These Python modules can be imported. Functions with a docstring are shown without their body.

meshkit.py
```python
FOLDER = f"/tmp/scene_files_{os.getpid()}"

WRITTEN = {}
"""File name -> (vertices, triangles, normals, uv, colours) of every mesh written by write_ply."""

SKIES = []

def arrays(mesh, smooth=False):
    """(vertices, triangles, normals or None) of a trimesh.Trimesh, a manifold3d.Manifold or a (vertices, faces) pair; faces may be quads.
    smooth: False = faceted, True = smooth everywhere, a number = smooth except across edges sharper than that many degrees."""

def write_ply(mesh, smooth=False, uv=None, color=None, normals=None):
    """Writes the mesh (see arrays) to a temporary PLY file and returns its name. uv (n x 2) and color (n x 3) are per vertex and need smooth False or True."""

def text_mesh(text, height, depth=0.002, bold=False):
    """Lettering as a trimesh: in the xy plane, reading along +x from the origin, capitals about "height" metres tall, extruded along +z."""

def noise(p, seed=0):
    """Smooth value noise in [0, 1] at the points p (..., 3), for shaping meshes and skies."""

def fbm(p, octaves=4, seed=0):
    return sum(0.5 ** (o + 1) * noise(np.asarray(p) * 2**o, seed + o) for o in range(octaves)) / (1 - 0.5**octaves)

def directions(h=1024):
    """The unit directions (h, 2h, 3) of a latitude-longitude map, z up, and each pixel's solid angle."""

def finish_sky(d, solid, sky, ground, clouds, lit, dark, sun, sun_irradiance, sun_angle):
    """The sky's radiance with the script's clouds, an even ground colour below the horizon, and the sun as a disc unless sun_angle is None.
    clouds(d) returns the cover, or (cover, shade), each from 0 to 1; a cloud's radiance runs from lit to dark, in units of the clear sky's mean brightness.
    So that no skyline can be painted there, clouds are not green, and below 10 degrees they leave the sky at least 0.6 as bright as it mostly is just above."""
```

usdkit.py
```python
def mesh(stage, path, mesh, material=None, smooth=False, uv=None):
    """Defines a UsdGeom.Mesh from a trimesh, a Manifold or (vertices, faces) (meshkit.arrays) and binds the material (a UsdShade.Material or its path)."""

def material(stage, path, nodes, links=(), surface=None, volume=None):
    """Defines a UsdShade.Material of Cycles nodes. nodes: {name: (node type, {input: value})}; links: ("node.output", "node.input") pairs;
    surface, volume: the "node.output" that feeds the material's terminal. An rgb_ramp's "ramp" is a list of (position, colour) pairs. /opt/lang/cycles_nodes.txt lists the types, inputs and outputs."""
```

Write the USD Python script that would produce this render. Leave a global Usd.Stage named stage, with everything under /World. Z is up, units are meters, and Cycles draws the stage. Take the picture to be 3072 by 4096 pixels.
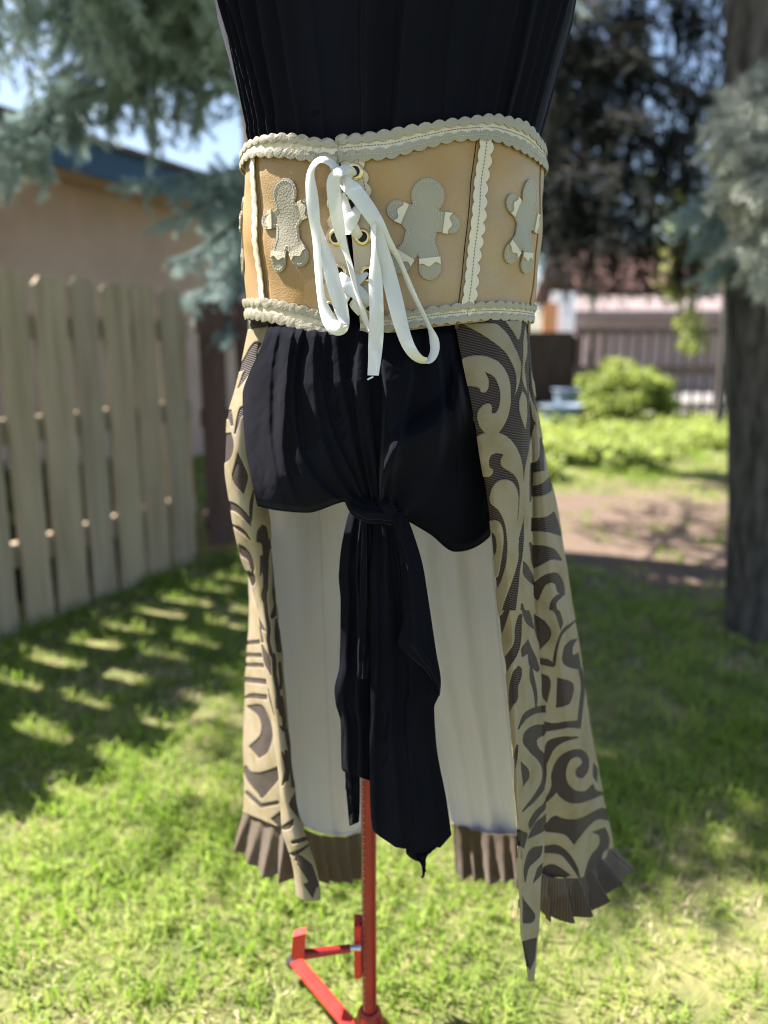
import math, random
import numpy as np, trimesh, shapely
from scipy.interpolate import PchipInterpolator
from scipy.ndimage import distance_transform_edt, map_coordinates
from shapely.geometry import Polygon, Point, LineString
from shapely.ops import unary_union
import usdkit, meshkit
from pxr import Usd, UsdGeom, UsdLux, UsdShade, Gf, Sdf, Vt

random.seed(7)
rng = np.random.default_rng(11)
stage = Usd.Stage.CreateInMemory()
UsdGeom.SetStageUpAxis(stage, UsdGeom.Tokens.z)
UsdGeom.SetStageMetersPerUnit(stage, 1.0)
world = UsdGeom.Xform.Define(stage, '/World')
stage.SetDefaultPrim(world.GetPrim())
UsdGeom.Scope.Define(stage, '/World/Looks')

# ------------------------------------------------------------------ camera
PITCH = math.radians(12.3)
EYE = np.array([0.0, 0.0, 1.0])
CAM_EXPOSURE = 2.2
cam = UsdGeom.Camera.Define(stage, '/World/camera')
cam.AddTranslateOp().Set(Gf.Vec3d(*EYE))
cam.AddRotateXOp().Set(90 - math.degrees(PITCH))
cam.CreateHorizontalApertureAttr(36.0)
cam.CreateVerticalApertureAttr(48.0)
cam.CreateFocalLengthAttr(36.0)
cam.CreateFStopAttr(3.6)
cam.CreateFocusDistanceAttr(0.735)
cam.CreateClippingRangeAttr(Gf.Vec2f(0.05, 1000))
cam.CreateExposureAttr(CAM_EXPOSURE)

# ------------------------------------------------------------------ sun and sky
SUN_ELEV = math.radians(52)
SUN_XY = np.array([-0.90, 0.42])
SUN = np.array([*(SUN_XY / np.linalg.norm(SUN_XY) * math.cos(SUN_ELEV)), math.sin(SUN_ELEV)])
dome_mat = usdkit.material(stage, '/World/Looks/sky_look', {
    'sky': ('sky_texture', {'sky_type': 'single_scattering', 'sun_disc': False, 'sun_elevation': SUN_ELEV,
                            'sun_rotation': math.atan2(SUN[0], SUN[1]), 'air_density': 1.0, 'aerosol_density': 1.5, 'ozone_density': 1.0}),
    'bg': ('background_shader', {'strength': 0.05})}, [('sky.color', 'bg.color')], surface='bg.background')
dome = UsdLux.DomeLight.Define(stage, '/World/sky')
UsdShade.MaterialBindingAPI.Apply(dome.GetPrim()).Bind(dome_mat)
sun = UsdLux.DistantLight.Define(stage, '/World/sun')
sun.CreateIntensityAttr(1.25)
sun.CreateNormalizeAttr(True)
sun.CreateAngleAttr(0.53)
sun.CreateColorAttr(Gf.Vec3f(1.0, 0.945, 0.895))
sun.AddTransformOp().Set(Gf.Matrix4d().SetRotate(Gf.Rotation(Gf.Vec3d(0, 0, 1), Gf.Vec3d(*SUN))))

# ------------------------------------------------------------------ helpers
F = 3072.0
CP, SP = math.cos(PITCH), math.sin(PITCH)
FWD, UPV = np.array([0, CP, -SP]), np.array([0, SP, CP])

def ray(X, Y):
    X, Y = np.broadcast_arrays(np.asarray(X, float), np.asarray(Y, float))
    return np.stack([(X - 1536) / F, FWD[1] + UPV[1] * (2048 - Y) / F, FWD[2] + UPV[2] * (2048 - Y) / F], -1)

def at(X, Y, depth):
    """The point at world distance y = depth in the photograph's direction (X, Y)."""
    d = ray(X, Y)
    return EYE + d * (np.asarray(depth, float) / d[..., 1])[..., None]

def ground(X, Y):
    d = ray(X, Y)
    return EYE + d * (-EYE[2] / d[..., 2])[..., None]

D = 3072 / 1659.0      # measurements taken on the 1659-pixel view

used = {}
def unique(parent, name):
    k = (parent, name)
    n = used.get(k, 0)
    used[k] = n + 1
    return f'{parent}/{name}' + (f'_{n:03d}' if n else '')

def tag(prim, label=None, category=None, group=None, kind=None):
    for k, v in (('label', label), ('category', category), ('group', group), ('kind', kind)):
        if v:
            prim.SetCustomDataByKey(k, v)
    return prim

def thing(name, label, category, loc=(0, 0, 0), group=None):
    path = unique('/World', name)
    x = UsdGeom.Xform.Define(stage, path)
    x.AddTranslateOp().Set(Gf.Vec3d(*map(float, loc)))
    tag(x.GetPrim(), label, category, group)
    T = lambda: None
    T.path, T.loc = path, np.asarray(loc, float)
    return T

def obj(name, mesh, mat, parent=None, smooth=False, attrs=None, **tags):
    """One Mesh prim; coordinates are given in world space."""
    base = parent.path if parent is not None else '/World'
    path = unique(base, name)
    if isinstance(mesh, trimesh.Trimesh):
        mesh = (np.array(mesh.vertices), np.array(mesh.faces))
    v, f = mesh
    v = np.asarray(v, float)
    off = parent.loc if parent is not None else np.zeros(3)
    m = usdkit.mesh(stage, path, (v - off, f), mat, smooth=smooth)
    for k, a in (attrs or {}).items():
        a = np.asarray(a, np.float32)
        UsdGeom.PrimvarsAPI(m).CreatePrimvar(k, Sdf.ValueTypeNames.FloatArray, 'vertex').Set(Vt.FloatArray.FromNumpy(a))
    m.CreateDoubleSidedAttr(True)
    tag(m.GetPrim(), tags.get('label'), tags.get('category'), tags.get('group'), tags.get('kind'))
    P = lambda: None
    P.path, P.loc = path, off
    return P

def poly(pts, n, by=None):
    """n points on a smooth curve through pts (k, d), evenly by length, or by column "by"."""
    p = np.asarray(pts, float)
    s = np.r_[0, np.cumsum(np.linalg.norm(np.diff(p[:, :2], axis=0), axis=1) + 1e-9)] if by is None else p[:, by]
    return PchipInterpolator(s, p)(np.linspace(s[0], s[-1], n))

def crv(pts, n):
    p = np.asarray(pts, float)
    from scipy.interpolate import CubicSpline
    s = np.r_[0, np.cumsum(np.linalg.norm(np.diff(p[:, :2], axis=0), axis=1) ** 0.5 + 1e-9)]
    return CubicSpline(s, p)(np.linspace(0, s[-1], n))

def grid_faces(n, m, base=0, flip=False):
    i = np.arange(n - 1)[:, None] * m + np.arange(m - 1)[None, :] + base
    q = np.stack([i, i + 1, i + m + 1, i + m], -1).reshape(-1, 4)
    return q[:, ::-1] if flip else q

def grid_normals(P):
    du, dv = np.gradient(P, axis=1), np.gradient(P, axis=0)
    n = np.cross(du, dv)
    return n / np.maximum(np.linalg.norm(n, axis=-1, keepdims=True), 1e-12)

def sheet(P, th=0.001, attr=None, toward=None):
    """A cloth of thickness th whose front is the grid P (rows, columns, 3). Front and back and rims have vertices of their own."""
    n, m = P.shape[:2]
    N = grid_normals(P)
    if toward is None:
        toward = EYE
    flip = np.mean(np.sum(N * (toward - P), -1)) < 0
    if flip:
        N = -N
    Q = P - th * N
    vs, fs, at_, b = [P.reshape(-1, 3), Q.reshape(-1, 3)], [grid_faces(n, m, 0, flip), grid_faces(n, m, n * m, not flip)], [attr, attr], 2 * n * m
    for sel in ((0, slice(None)), (-1, slice(None)), (slice(None), 0), (slice(None), -1)):
        a, c = P[sel], Q[sel]
        k = len(a)
        vs.append(np.vstack([a, c]))
        fs.append(grid_faces(2, k, b))
        at_.append(None if attr is None else np.r_[attr[sel], attr[sel]])
        b += 2 * k
    v, f = np.vstack(vs), np.vstack(fs)
    if attr is None:
        return v, f
    return v, f, np.concatenate([np.ravel(x) for x in at_])

def loft(cols, n, m, ts=None):
    """cols: lists of (X, Y, depth). Gives the pixel grid (n, m, 3) through them."""
    C = np.stack([poly(c, n) for c in cols], 1)
    t = np.linspace(0, 1, len(cols)) if ts is None else np.asarray(ts, float)
    return PchipInterpolator(t, C, axis=1)(np.linspace(0, 1, m))

def px3(G):
    return at(G[..., 0], G[..., 1], G[..., 2])

def tube(path, r, k=10, caps=True):
    p = np.asarray(path, float)
    r = np.broadcast_to(np.asarray(r, float), len(p))
    t = np.gradient(p, axis=0)
    t /= np.linalg.norm(t, axis=1, keepdims=True)
    ref = np.array([0, 0, 1.0]) if abs(t[:, 2]).mean() < 0.8 else np.array([0, 1.0, 0])
    a = np.cross(t, ref); a /= np.linalg.norm(a, axis=1, keepdims=True)
    b = np.cross(t, a)
    th = np.linspace(0, 2 * np.pi, k, endpoint=False)
    v = p[:, None] + r[:, None, None] * (a[:, None] * np.cos(th)[None, :, None] + b[:, None] * np.sin(th)[None, :, None])
    n = len(p)
    i = np.arange(n - 1)[:, None] * k
    j = np.arange(k)[None]
    q = np.stack([i + j, i + (j + 1) % k, i + k + (j + 1) % k, i + k + j], -1).reshape(-1, 4)
    v = v.reshape(-1, 3)
    f = np.vstack([q[:, [0, 1, 2]], q[:, [0, 2, 3]]])
    if caps:
        v = np.vstack([v, p[0], p[-1]])
        c = np.arange(k)
        f = np.vstack([f, np.stack([(c + 1) % k, c, np.full(k, n * k)], 1), np.stack([c + (n - 1) * k, (c + 1) % k + (n - 1) * k, np.full(k, n * k + 1)], 1)])
    return v, f

def joinm(ms):
    vs, fs, b = [], [], 0
    for v, f in ms:
        v, f = np.asarray(v), np.asarray(f)
        if f.shape[1] == 4:
            f = np.vstack([f[:, [0, 1, 2]], f[:, [0, 2, 3]]])
        vs.append(v); fs.append(f + b); b += len(v)
    return np.vstack(vs), np.vstack(fs)

def bevel_box(x0, x1, y0, y1, z0, z1, c=0.003):
    """A box with chamfered edges, 24 corners."""
    import manifold3d as m3
    pts = []
    for sx in (0, 1):
        for sy in (0, 1):
            for sz in (0, 1):
                X, Y, Z = (x0, x1)[sx], (y0, y1)[sy], (z0, z1)[sz]
                dx, dy, dz = (c, -c)[sx], (c, -c)[sy], (c, -c)[sz]
                pts += [(X, Y + dy, Z + dz), (X + dx, Y, Z + dz), (X + dx, Y + dy, Z)]
    h = trimesh.convex.convex_hull(np.array(pts))
    return np.array(h.vertices), np.array(h.faces)

def rot_place(mesh, origin, ux):
    """Local x along ux (horizontal), local y across, z up."""
    v, f = mesh
    ux = np.array([ux[0], ux[1], 0.0]); ux /= np.linalg.norm(ux)
    uy = np.array([-ux[1], ux[0], 0])
    return origin + v[:, :1] * ux + v[:, 1:2] * uy + v[:, 2:] * np.array([0, 0, 1.0]), f

# ------------------------------------------------------------------ materials
def mat(name, nodes, links, surface='p.BSDF'):
    return usdkit.material(stage, f'/World/Looks/{name}', nodes, links, surface=surface)

def noisy(name, c0, c1, scale=8, rough=0.8, bump=0.0, bscale=200, detail=4, stretch=None, spec=0.3, extra=None, lo=0.35, hi=0.65, bdist=0.001):
    nodes = {'g': ('geometry', {}), 'mp': ('mapping', {'scale': stretch or (1, 1, 1)}), 'n': ('noise_texture', {'scale': scale, 'detail': detail, 'roughness': 0.65}),
             'r': ('rgb_ramp', {'ramp': [(lo, c0), (hi, c1)]}), 'p': ('principled_bsdf', {'roughness': rough, 'specular_ior_level': spec, **(extra or {})})}
    links = [('g.position', 'mp.vector'), ('mp.vector', 'n.vector'), ('n.fac', 'r.fac'), ('r.color', 'p.base_color')]
    if bump:
        nodes['nb'] = ('noise_texture', {'scale': bscale, 'detail': 3})
        nodes['b'] = ('bump', {'strength': bump, 'distance': bdist})
        links += [('mp.vector', 'nb.vector'), ('nb.fac', 'b.height'), ('b.normal', 'p.normal')]
    return mat(name, nodes, links)

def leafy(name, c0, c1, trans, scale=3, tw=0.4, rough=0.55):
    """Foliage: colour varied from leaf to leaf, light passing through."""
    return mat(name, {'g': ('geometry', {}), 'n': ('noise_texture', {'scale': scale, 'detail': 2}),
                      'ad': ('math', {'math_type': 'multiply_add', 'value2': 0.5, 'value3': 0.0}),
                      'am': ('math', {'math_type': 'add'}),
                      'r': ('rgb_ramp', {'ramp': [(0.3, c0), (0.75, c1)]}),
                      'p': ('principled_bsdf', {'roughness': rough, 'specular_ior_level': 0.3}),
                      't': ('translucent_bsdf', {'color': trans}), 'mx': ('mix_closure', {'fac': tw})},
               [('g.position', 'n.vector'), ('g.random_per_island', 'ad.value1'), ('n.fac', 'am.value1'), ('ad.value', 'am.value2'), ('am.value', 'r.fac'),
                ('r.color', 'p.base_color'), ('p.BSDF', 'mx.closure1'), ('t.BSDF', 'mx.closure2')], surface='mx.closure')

def leather(name, c0, c1, grain=650, bump=0.36, rough=0.45, dist=0.0006):
    return mat(name, {'g': ('geometry', {}), 'n': ('noise_texture', {'scale': 14, 'detail': 4}), 'r': ('rgb_ramp', {'ramp': [(0.3, c0), (0.7, c1)]}),
                      'v': ('voronoi_texture', {'scale': grain, 'feature': 'f1'}), 'n2': ('noise_texture', {'scale': 60, 'detail': 4}),
                      'ad': ('math', {'math_type': 'multiply_add', 'value2': 1.2}),
                      'b': ('bump', {'strength': bump, 'distance': dist}), 'p': ('principled_bsdf', {'roughness': rough, 'specular_ior_level': 0.4})},
               [('g.position', 'n.vector'), ('n.fac', 'r.fac'), ('r.color', 'p.base_color'), ('g.position', 'v.vector'), ('g.position', 'n2.vector'),
                ('n2.fac', 'ad.value1'), ('v.distance', 'ad.value3'), ('ad.value', 'b.height'), ('b.normal', 'p.normal')])

M = {}
M['tan_leather'] = leather('tan_leather', (0.315, 0.185, 0.062), (0.345, 0.25, 0.148))
M['grey_leather'] = leather('grey_leather', (0.265, 0.24, 0.175), (0.31, 0.28, 0.21), grain=520)
M['cream_leather'] = leather('cream_leather', (0.54, 0.475, 0.35), (0.60, 0.53, 0.41), grain=700, bump=0.35)
M['beige_leather'] = leather('beige_leather', (0.50, 0.41, 0.29), (0.56, 0.46, 0.33), grain=600, bump=0.35)
M['dark_seam'] = noisy('dark_seam', (0.05, 0.03, 0.015), (0.08, 0.05, 0.025), 60)
M['thread_dark'] = noisy('thread_dark', (0.08, 0.06, 0.035), (0.12, 0.09, 0.05), 60)
M['thread_light'] = noisy('thread_light', (0.55, 0.48, 0.34), (0.62, 0.55, 0.4), 60)
M['brass'] = mat('brass', {'p': ('principled_bsdf', {'metallic': 1.0, 'base_color': (0.80, 0.62, 0.28), 'roughness': 0.25})}, [])
M['satin'] = mat('satin', {'g': ('geometry', {}), 'n': ('noise_texture', {'scale': 40}), 'r': ('rgb_ramp', {'ramp': [(0.3, (0.80, 0.81, 0.82)), (0.7, (0.84, 0.85, 0.85))]}),
                           'p': ('principled_bsdf', {'roughness': 0.38, 'specular_ior_level': 0.55, 'sheen_weight': 0.15, 'sheen_roughness': 0.3}),
                           't': ('translucent_bsdf', {'color': (0.85, 0.84, 0.76)}), 'mx': ('mix_closure', {'fac': 0.25})},
                 [('g.position', 'n.vector'), ('n.fac', 'r.fac'), ('r.color', 'p.base_color'), ('p.BSDF', 'mx.closure1'), ('t.BSDF', 'mx.closure2')], surface='mx.closure')
M['black_jersey'] = mat('black_jersey', {'g': ('geometry', {}), 'n': ('noise_texture', {'scale': 900, 'detail': 2}), 'n3': ('noise_texture', {'scale': 5}),
                                         'r': ('rgb_ramp', {'ramp': [(0.3, (0.0045, 0.0047, 0.0075)), (0.7, (0.0075, 0.0078, 0.0115))]}),
                                         'b': ('bump', {'strength': 0.6, 'distance': 0.0004}),
                                         'p': ('principled_bsdf', {'roughness': 0.9, 'specular_ior_level': 0.02, 'sheen_weight': 0.09, 'sheen_roughness': 0.3, 'sheen_tint': (0.85, 0.88, 1.0)})},
                        [('g.position', 'n.vector'), ('g.position', 'n3.vector'), ('n3.fac', 'r.fac'), ('r.color', 'p.base_color'), ('n.fac', 'b.height'), ('b.normal', 'p.normal')])
M['lining'] = mat('lining', {'g': ('geometry', {}), 'n': ('noise_texture', {'scale': 9, 'detail': 3}), 'r': ('rgb_ramp', {'ramp': [(0.3, (0.84, 0.82, 0.95)), (0.7, (0.89, 0.87, 0.98))]}),
                             'nb': ('noise_texture', {'scale': 25, 'detail': 4}), 'b': ('bump', {'strength': 0.3, 'distance': 0.004}),
                             'p': ('principled_bsdf', {'roughness': 0.8, 'specular_ior_level': 0.2}), 't': ('translucent_bsdf', {'color': (0.6, 0.55, 0.45)}), 'mx': ('mix_closure', {'fac': 0.2})},
                  [('g.position', 'n.vector'), ('n.fac', 'r.fac'), ('r.color', 'p.base_color'), ('g.position', 'nb.vector'), ('nb.fac', 'b.height'), ('b.normal', 'p.normal'),
                   ('p.BSDF', 'mx.closure1'), ('t.BSDF', 'mx.closure2')], surface='mx.closure')
# woven brocade: the scrolls come from the cloth's own "pattern" primvar, ribs from the weave
M['brocade'] = mat('brocade', {
    'a': ('attribute', {'attribute': 'pattern'}), 'k': ('map_range', {'range_type': 'smoothstep', 'from_min': -1.2, 'from_max': 1.2}),
    'g': ('geometry', {}), 's': ('separate_xyz', {}), 'sx': ('math', {'math_type': 'multiply_add', 'value2': 0.25}),
    'm': ('math', {'math_type': 'multiply', 'value2': 2 * math.pi / 0.0024}), 'si': ('math', {'math_type': 'sine'}),
    'n': ('noise_texture', {'scale': 30, 'detail': 5}), 'nf': ('noise_texture', {'scale': 900, 'detail': 2}),
    'ph': ('math', {'math_type': 'multiply_add', 'value2': 5.0}),
    'rb': ('rgb_ramp', {'ramp': [(0.35, (0.020, 0.013, 0.011)), (0.85, (0.072, 0.052, 0.043))]}),
    'sh': ('math', {'math_type': 'multiply_add', 'value2': 0.5, 'value3': 0.5}),
    'rl': ('rgb_ramp', {'ramp': [(0.3, (0.20, 0.155, 0.082)), (0.5, (0.245, 0.197, 0.12)), (0.72, (0.255, 0.212, 0.155))]}),
    'mix': ('mix_color', {}), 'hb': ('math', {'math_type': 'multiply', 'value2': 0.25}),
    'inv': ('math', {'math_type': 'subtract', 'value1': 1.0}), 'hr': ('math', {'math_type': 'multiply'}),
    'hs': ('math', {'math_type': 'multiply_add', 'value2': 0.5}),
    'b': ('bump', {'strength': 0.7, 'distance': 0.0006}), 'p': ('principled_bsdf', {'roughness': 0.62, 'specular_ior_level': 0.18, 'sheen_weight': 0.03, 'sheen_roughness': 0.4})},
    [('a.fac', 'k.value'), ('g.position', 's.vector'), ('s.x', 'sx.value1'), ('s.z', 'sx.value3'), ('sx.value', 'm.value1'), ('g.position', 'n.vector'), ('g.position', 'nf.vector'),
     ('n.fac', 'ph.value1'), ('m.value', 'ph.value3'), ('ph.value', 'si.value1'), ('si.value', 'sh.value1'), ('sh.value', 'rb.fac'), ('n.fac', 'rl.fac'),
     ('k.result', 'mix.fac'), ('rb.color', 'mix.a'), ('rl.color', 'mix.b'), ('mix.result', 'p.base_color'),
     ('k.result', 'inv.value2'), ('inv.value', 'hr.value1'), ('sh.value', 'hr.value2'), ('nf.fac', 'hs.value1'), ('hr.value', 'hs.value3'), ('hs.value', 'b.height'), ('b.normal', 'p.normal')])
M['ruffle_brown'] = mat('ruffle_brown', {'g': ('geometry', {}), 's': ('separate_xyz', {}), 'm': ('math', {'math_type': 'multiply_add', 'value2': 1900.0}), 'mm': ('math', {'math_type': 'multiply', 'value2': 4.0}),
                                         'si': ('math', {'math_type': 'sine'}), 'sh': ('math', {'math_type': 'multiply_add', 'value2': 0.3, 'value3': 0.5}), 'n': ('noise_texture', {'scale': 60, 'detail': 4}),
                                         'ad': ('math', {'math_type': 'multiply_add', 'value2': 0.5}),
                                         'r': ('rgb_ramp', {'ramp': [(0.4, (0.034, 0.021, 0.012)), (1.0, (0.095, 0.062, 0.038))]}),
                                         'b': ('bump', {'strength': 0.5, 'distance': 0.0006}), 'p': ('principled_bsdf', {'roughness': 0.65, 'specular_ior_level': 0.3, 'sheen_weight': 0.1})},
                        [('g.position', 's.vector'), ('g.position', 'n.vector'), ('s.y', 'mm.value1'), ('s.x', 'm.value1'), ('mm.value', 'm.value3'), ('m.value', 'si.value1'), ('si.value', 'sh.value1'),
                         ('n.fac', 'ad.value1'), ('sh.value', 'ad.value3'), ('ad.value', 'r.fac'), ('r.color', 'p.base_color'), ('sh.value', 'b.height'), ('b.normal', 'p.normal')])
M['red_paint'] = noisy('red_paint', (0.21, 0.010, 0.011), (0.28, 0.015, 0.015), 20, rough=0.35, spec=0.5)
M['red_plastic'] = noisy('red_plastic', (0.48, 0.018, 0.014), (0.55, 0.028, 0.02), 20, rough=0.4, spec=0.5)
M['steel'] = mat('steel', {'p': ('principled_bsdf', {'metallic': 1.0, 'base_color': (0.6, 0.65, 0.72), 'roughness': 0.3})}, [])
M['white_print'] = noisy('white_print', (0.6, 0.55, 0.5), (0.7, 0.65, 0.6), 60)
M['dark_form'] = noisy('dark_form', (0.02, 0.02, 0.022), (0.03, 0.03, 0.032), 20, rough=0.9)
for i, (a, b) in enumerate((((0.225, 0.165, 0.098), (0.40, 0.315, 0.205)), ((0.20, 0.155, 0.098), (0.37, 0.295, 0.20)), ((0.24, 0.18, 0.105), (0.40, 0.315, 0.205)))):
    M[f'fence_wood_{i}'] = noisy(f'fence_wood_{i}', a, b, 22, rough=0.85, stretch=(1, 1, 0.07), bump=0.5, bscale=60, bdist=0.003, lo=0.3, hi=0.7)
M['gate_brown'] = noisy('gate_brown', (0.055, 0.028, 0.021), (0.10, 0.055, 0.042), 20, rough=0.8, stretch=(1, 1, 0.1))
M['brown_fence'] = noisy('brown_fence', (0.030, 0.017, 0.012), (0.055, 0.032, 0.023), 20, rough=0.8, stretch=(1, 1, 0.1))
M['red_brown_fence'] = noisy('red_brown_fence', (0.10, 0.062, 0.052), (0.17, 0.11, 0.095), 20, rough=0.8, stretch=(1, 1, 0.1))
M['stucco'] = noisy('stucco', (0.38, 0.27, 0.22), (0.43, 0.315, 0.26), 3, rough=0.95, bump=0.6, bscale=90, bdist=0.004)
M['fascia_blue'] = noisy('fascia_blue', (0.022, 0.065, 0.135), (0.03, 0.08, 0.16), 5, rough=0.6)
M['shingle'] = noisy('shingle', (0.07, 0.055, 0.05), (0.13, 0.11, 0.10), 40, rough=0.95)
M['pale_wall'] = noisy('pale_wall', (0.22, 0.17, 0.155), (0.28, 0.225, 0.205), 2, rough=0.9)
M['white_wall'] = noisy('white_wall', (0.78, 0.77, 0.75), (0.82, 0.81, 0.8), 2, rough=0.9)
M['orange_wood'] = noisy('orange_wood', (0.5, 0.22, 0.09), (0.6, 0.28, 0.12), 4, rough=0.8)
M['red_roof'] = noisy('red_roof', (0.085, 0.045, 0.038), (0.13, 0.07, 0.058), 10, rough=0.9)
M['grey_roof'] = noisy('grey_roof', (0.16, 0.125, 0.12), (0.24, 0.19, 0.18), 10, rough=0.9)
M['glass_dark'] = mat('glass_dark', {'p': ('principled_bsdf', {'base_color': (0.03, 0.035, 0.045), 'roughness': 0.08})}, [])
M['concrete'] = noisy('concrete', (0.17, 0.155, 0.15), (0.23, 0.215, 0.205), 3, rough=0.95)
M['bark'] = noisy('bark', (0.035, 0.031, 0.028), (0.13, 0.115, 0.105), 30, rough=0.95, stretch=(1, 1, 0.25), bump=1.0, bscale=45, bdist=0.02)
M['dead_twig'] = noisy('dead_twig', (0.03, 0.022, 0.016), (0.06, 0.045, 0.033), 30, rough=0.95)
M['spruce_blue'] = leafy('spruce_blue', (0.12, 0.19, 0.19), (0.62, 0.74, 0.74), (0.42, 0.54, 0.48), scale=7, tw=0.28)
M['spruce_pale'] = leafy('spruce_pale', (0.40, 0.42, 0.38), (0.70, 0.68, 0.60), (0.3, 0.34, 0.24), scale=5, tw=0.25)
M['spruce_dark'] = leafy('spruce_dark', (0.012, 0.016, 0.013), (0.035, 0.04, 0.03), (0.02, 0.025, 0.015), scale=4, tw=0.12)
M['leaf_bright'] = leafy('leaf_bright', (0.15, 0.20, 0.04), (0.34, 0.40, 0.12), (0.38, 0.44, 0.10), scale=6, tw=0.45)
M['leaf_olive'] = leafy('leaf_olive', (0.12, 0.16, 0.035), (0.26, 0.30, 0.08), (0.30, 0.36, 0.07), scale=6, tw=0.45)
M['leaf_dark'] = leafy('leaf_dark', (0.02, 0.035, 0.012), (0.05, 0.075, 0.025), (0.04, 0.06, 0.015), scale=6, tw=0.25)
M['grass_green'] = leafy('grass_green', (0.09, 0.155, 0.018), (0.27, 0.37, 0.055), (0.27, 0.43, 0.05), scale=2, tw=0.45)
M['grass_yellow'] = leafy('grass_yellow', (0.19, 0.27, 0.05), (0.38, 0.46, 0.11), (0.40, 0.50, 0.10), scale=2, tw=0.45)
M['grass_dry'] = leafy('grass_dry', (0.46, 0.38, 0.22), (0.62, 0.52, 0.34), (0.35, 0.3, 0.16), scale=2, tw=0.3)
M['basin_blue'] = noisy('basin_blue', (0.16, 0.21, 0.28), (0.22, 0.28, 0.36), 4, rough=0.4)
# ------------------------------------------------------------------ the ground
def ground_sheet():
    xs = np.r_[-60, -25, -10, np.linspace(-5, 6, 90), 10, 25, 60]
    ys = np.r_[-20, -5, np.linspace(0, 11, 110), 14, 20, 35, 80]
    X, Y = np.meshgrid(xs, ys)
    Z = 0.035 * (meshkit.noise(np.stack([X * 1.3, Y * 1.3, X * 0], -1), 3) - 0.5) + 0.012 * (meshkit.noise(np.stack([X * 6, Y * 6, X * 0], -1), 5) - 0.5)
    Z = Z * np.exp(-np.maximum(0, np.hypot(X, Y - 4) - 9) / 4) - 0.01
    v = np.stack([X, Y, Z], -1)
    return v.reshape(-1, 3), grid_faces(len(ys), len(xs), 0, False)

# bare earth under the spruces, by its own outline on the ground
def dirt_amount(x, y):
    n = meshkit.fbm(np.stack([np.asarray(x) * 1.6, np.asarray(y) * 1.6, np.zeros_like(np.asarray(x, float))], -1), 4, 9)
    e = 1 - np.hypot((x - 1.75) / 1.5, (y - 4.2) / 1.35)
    return np.clip((e + (n - 0.5) * 1.1) * 3.0 + 0.35, 0, 1)
gv, gf = ground_sheet()
M['soil'] = mat('soil', {'g': ('geometry', {}), 'a': ('attribute', {'attribute': 'bare'}), 'n': ('noise_texture', {'scale': 7, 'detail': 6}), 'n2': ('noise_texture', {'scale': 60, 'detail': 4}),
                         'r1': ('rgb_ramp', {'ramp': [(0.35, (0.075, 0.09, 0.028)), (0.65, (0.17, 0.16, 0.065))]}), 'r2': ('rgb_ramp', {'ramp': [(0.3, (0.075, 0.052, 0.038)), (0.7, (0.175, 0.128, 0.095))]}),
                         'm': ('mix_color', {}), 'b': ('bump', {'strength': 0.8, 'distance': 0.01}), 'p': ('principled_bsdf', {'roughness': 0.95, 'specular_ior_level': 0.15})},
                [('g.position', 'n.vector'), ('g.position', 'n2.vector'), ('n.fac', 'r1.fac'), ('n2.fac', 'r2.fac'), ('a.fac', 'm.fac'), ('r1.color', 'm.a'), ('r2.color', 'm.b'), ('m.result', 'p.base_color'),
                 ('n2.fac', 'b.height'), ('b.normal', 'p.normal')])
obj('lawn', (gv, gf), M['soil'], smooth=True, attrs={'bare': dirt_amount(gv[:, 0], gv[:, 1])}, label='sunny back yard lawn with a bare earth patch by the spruce', category='lawn', kind='structure')
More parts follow.
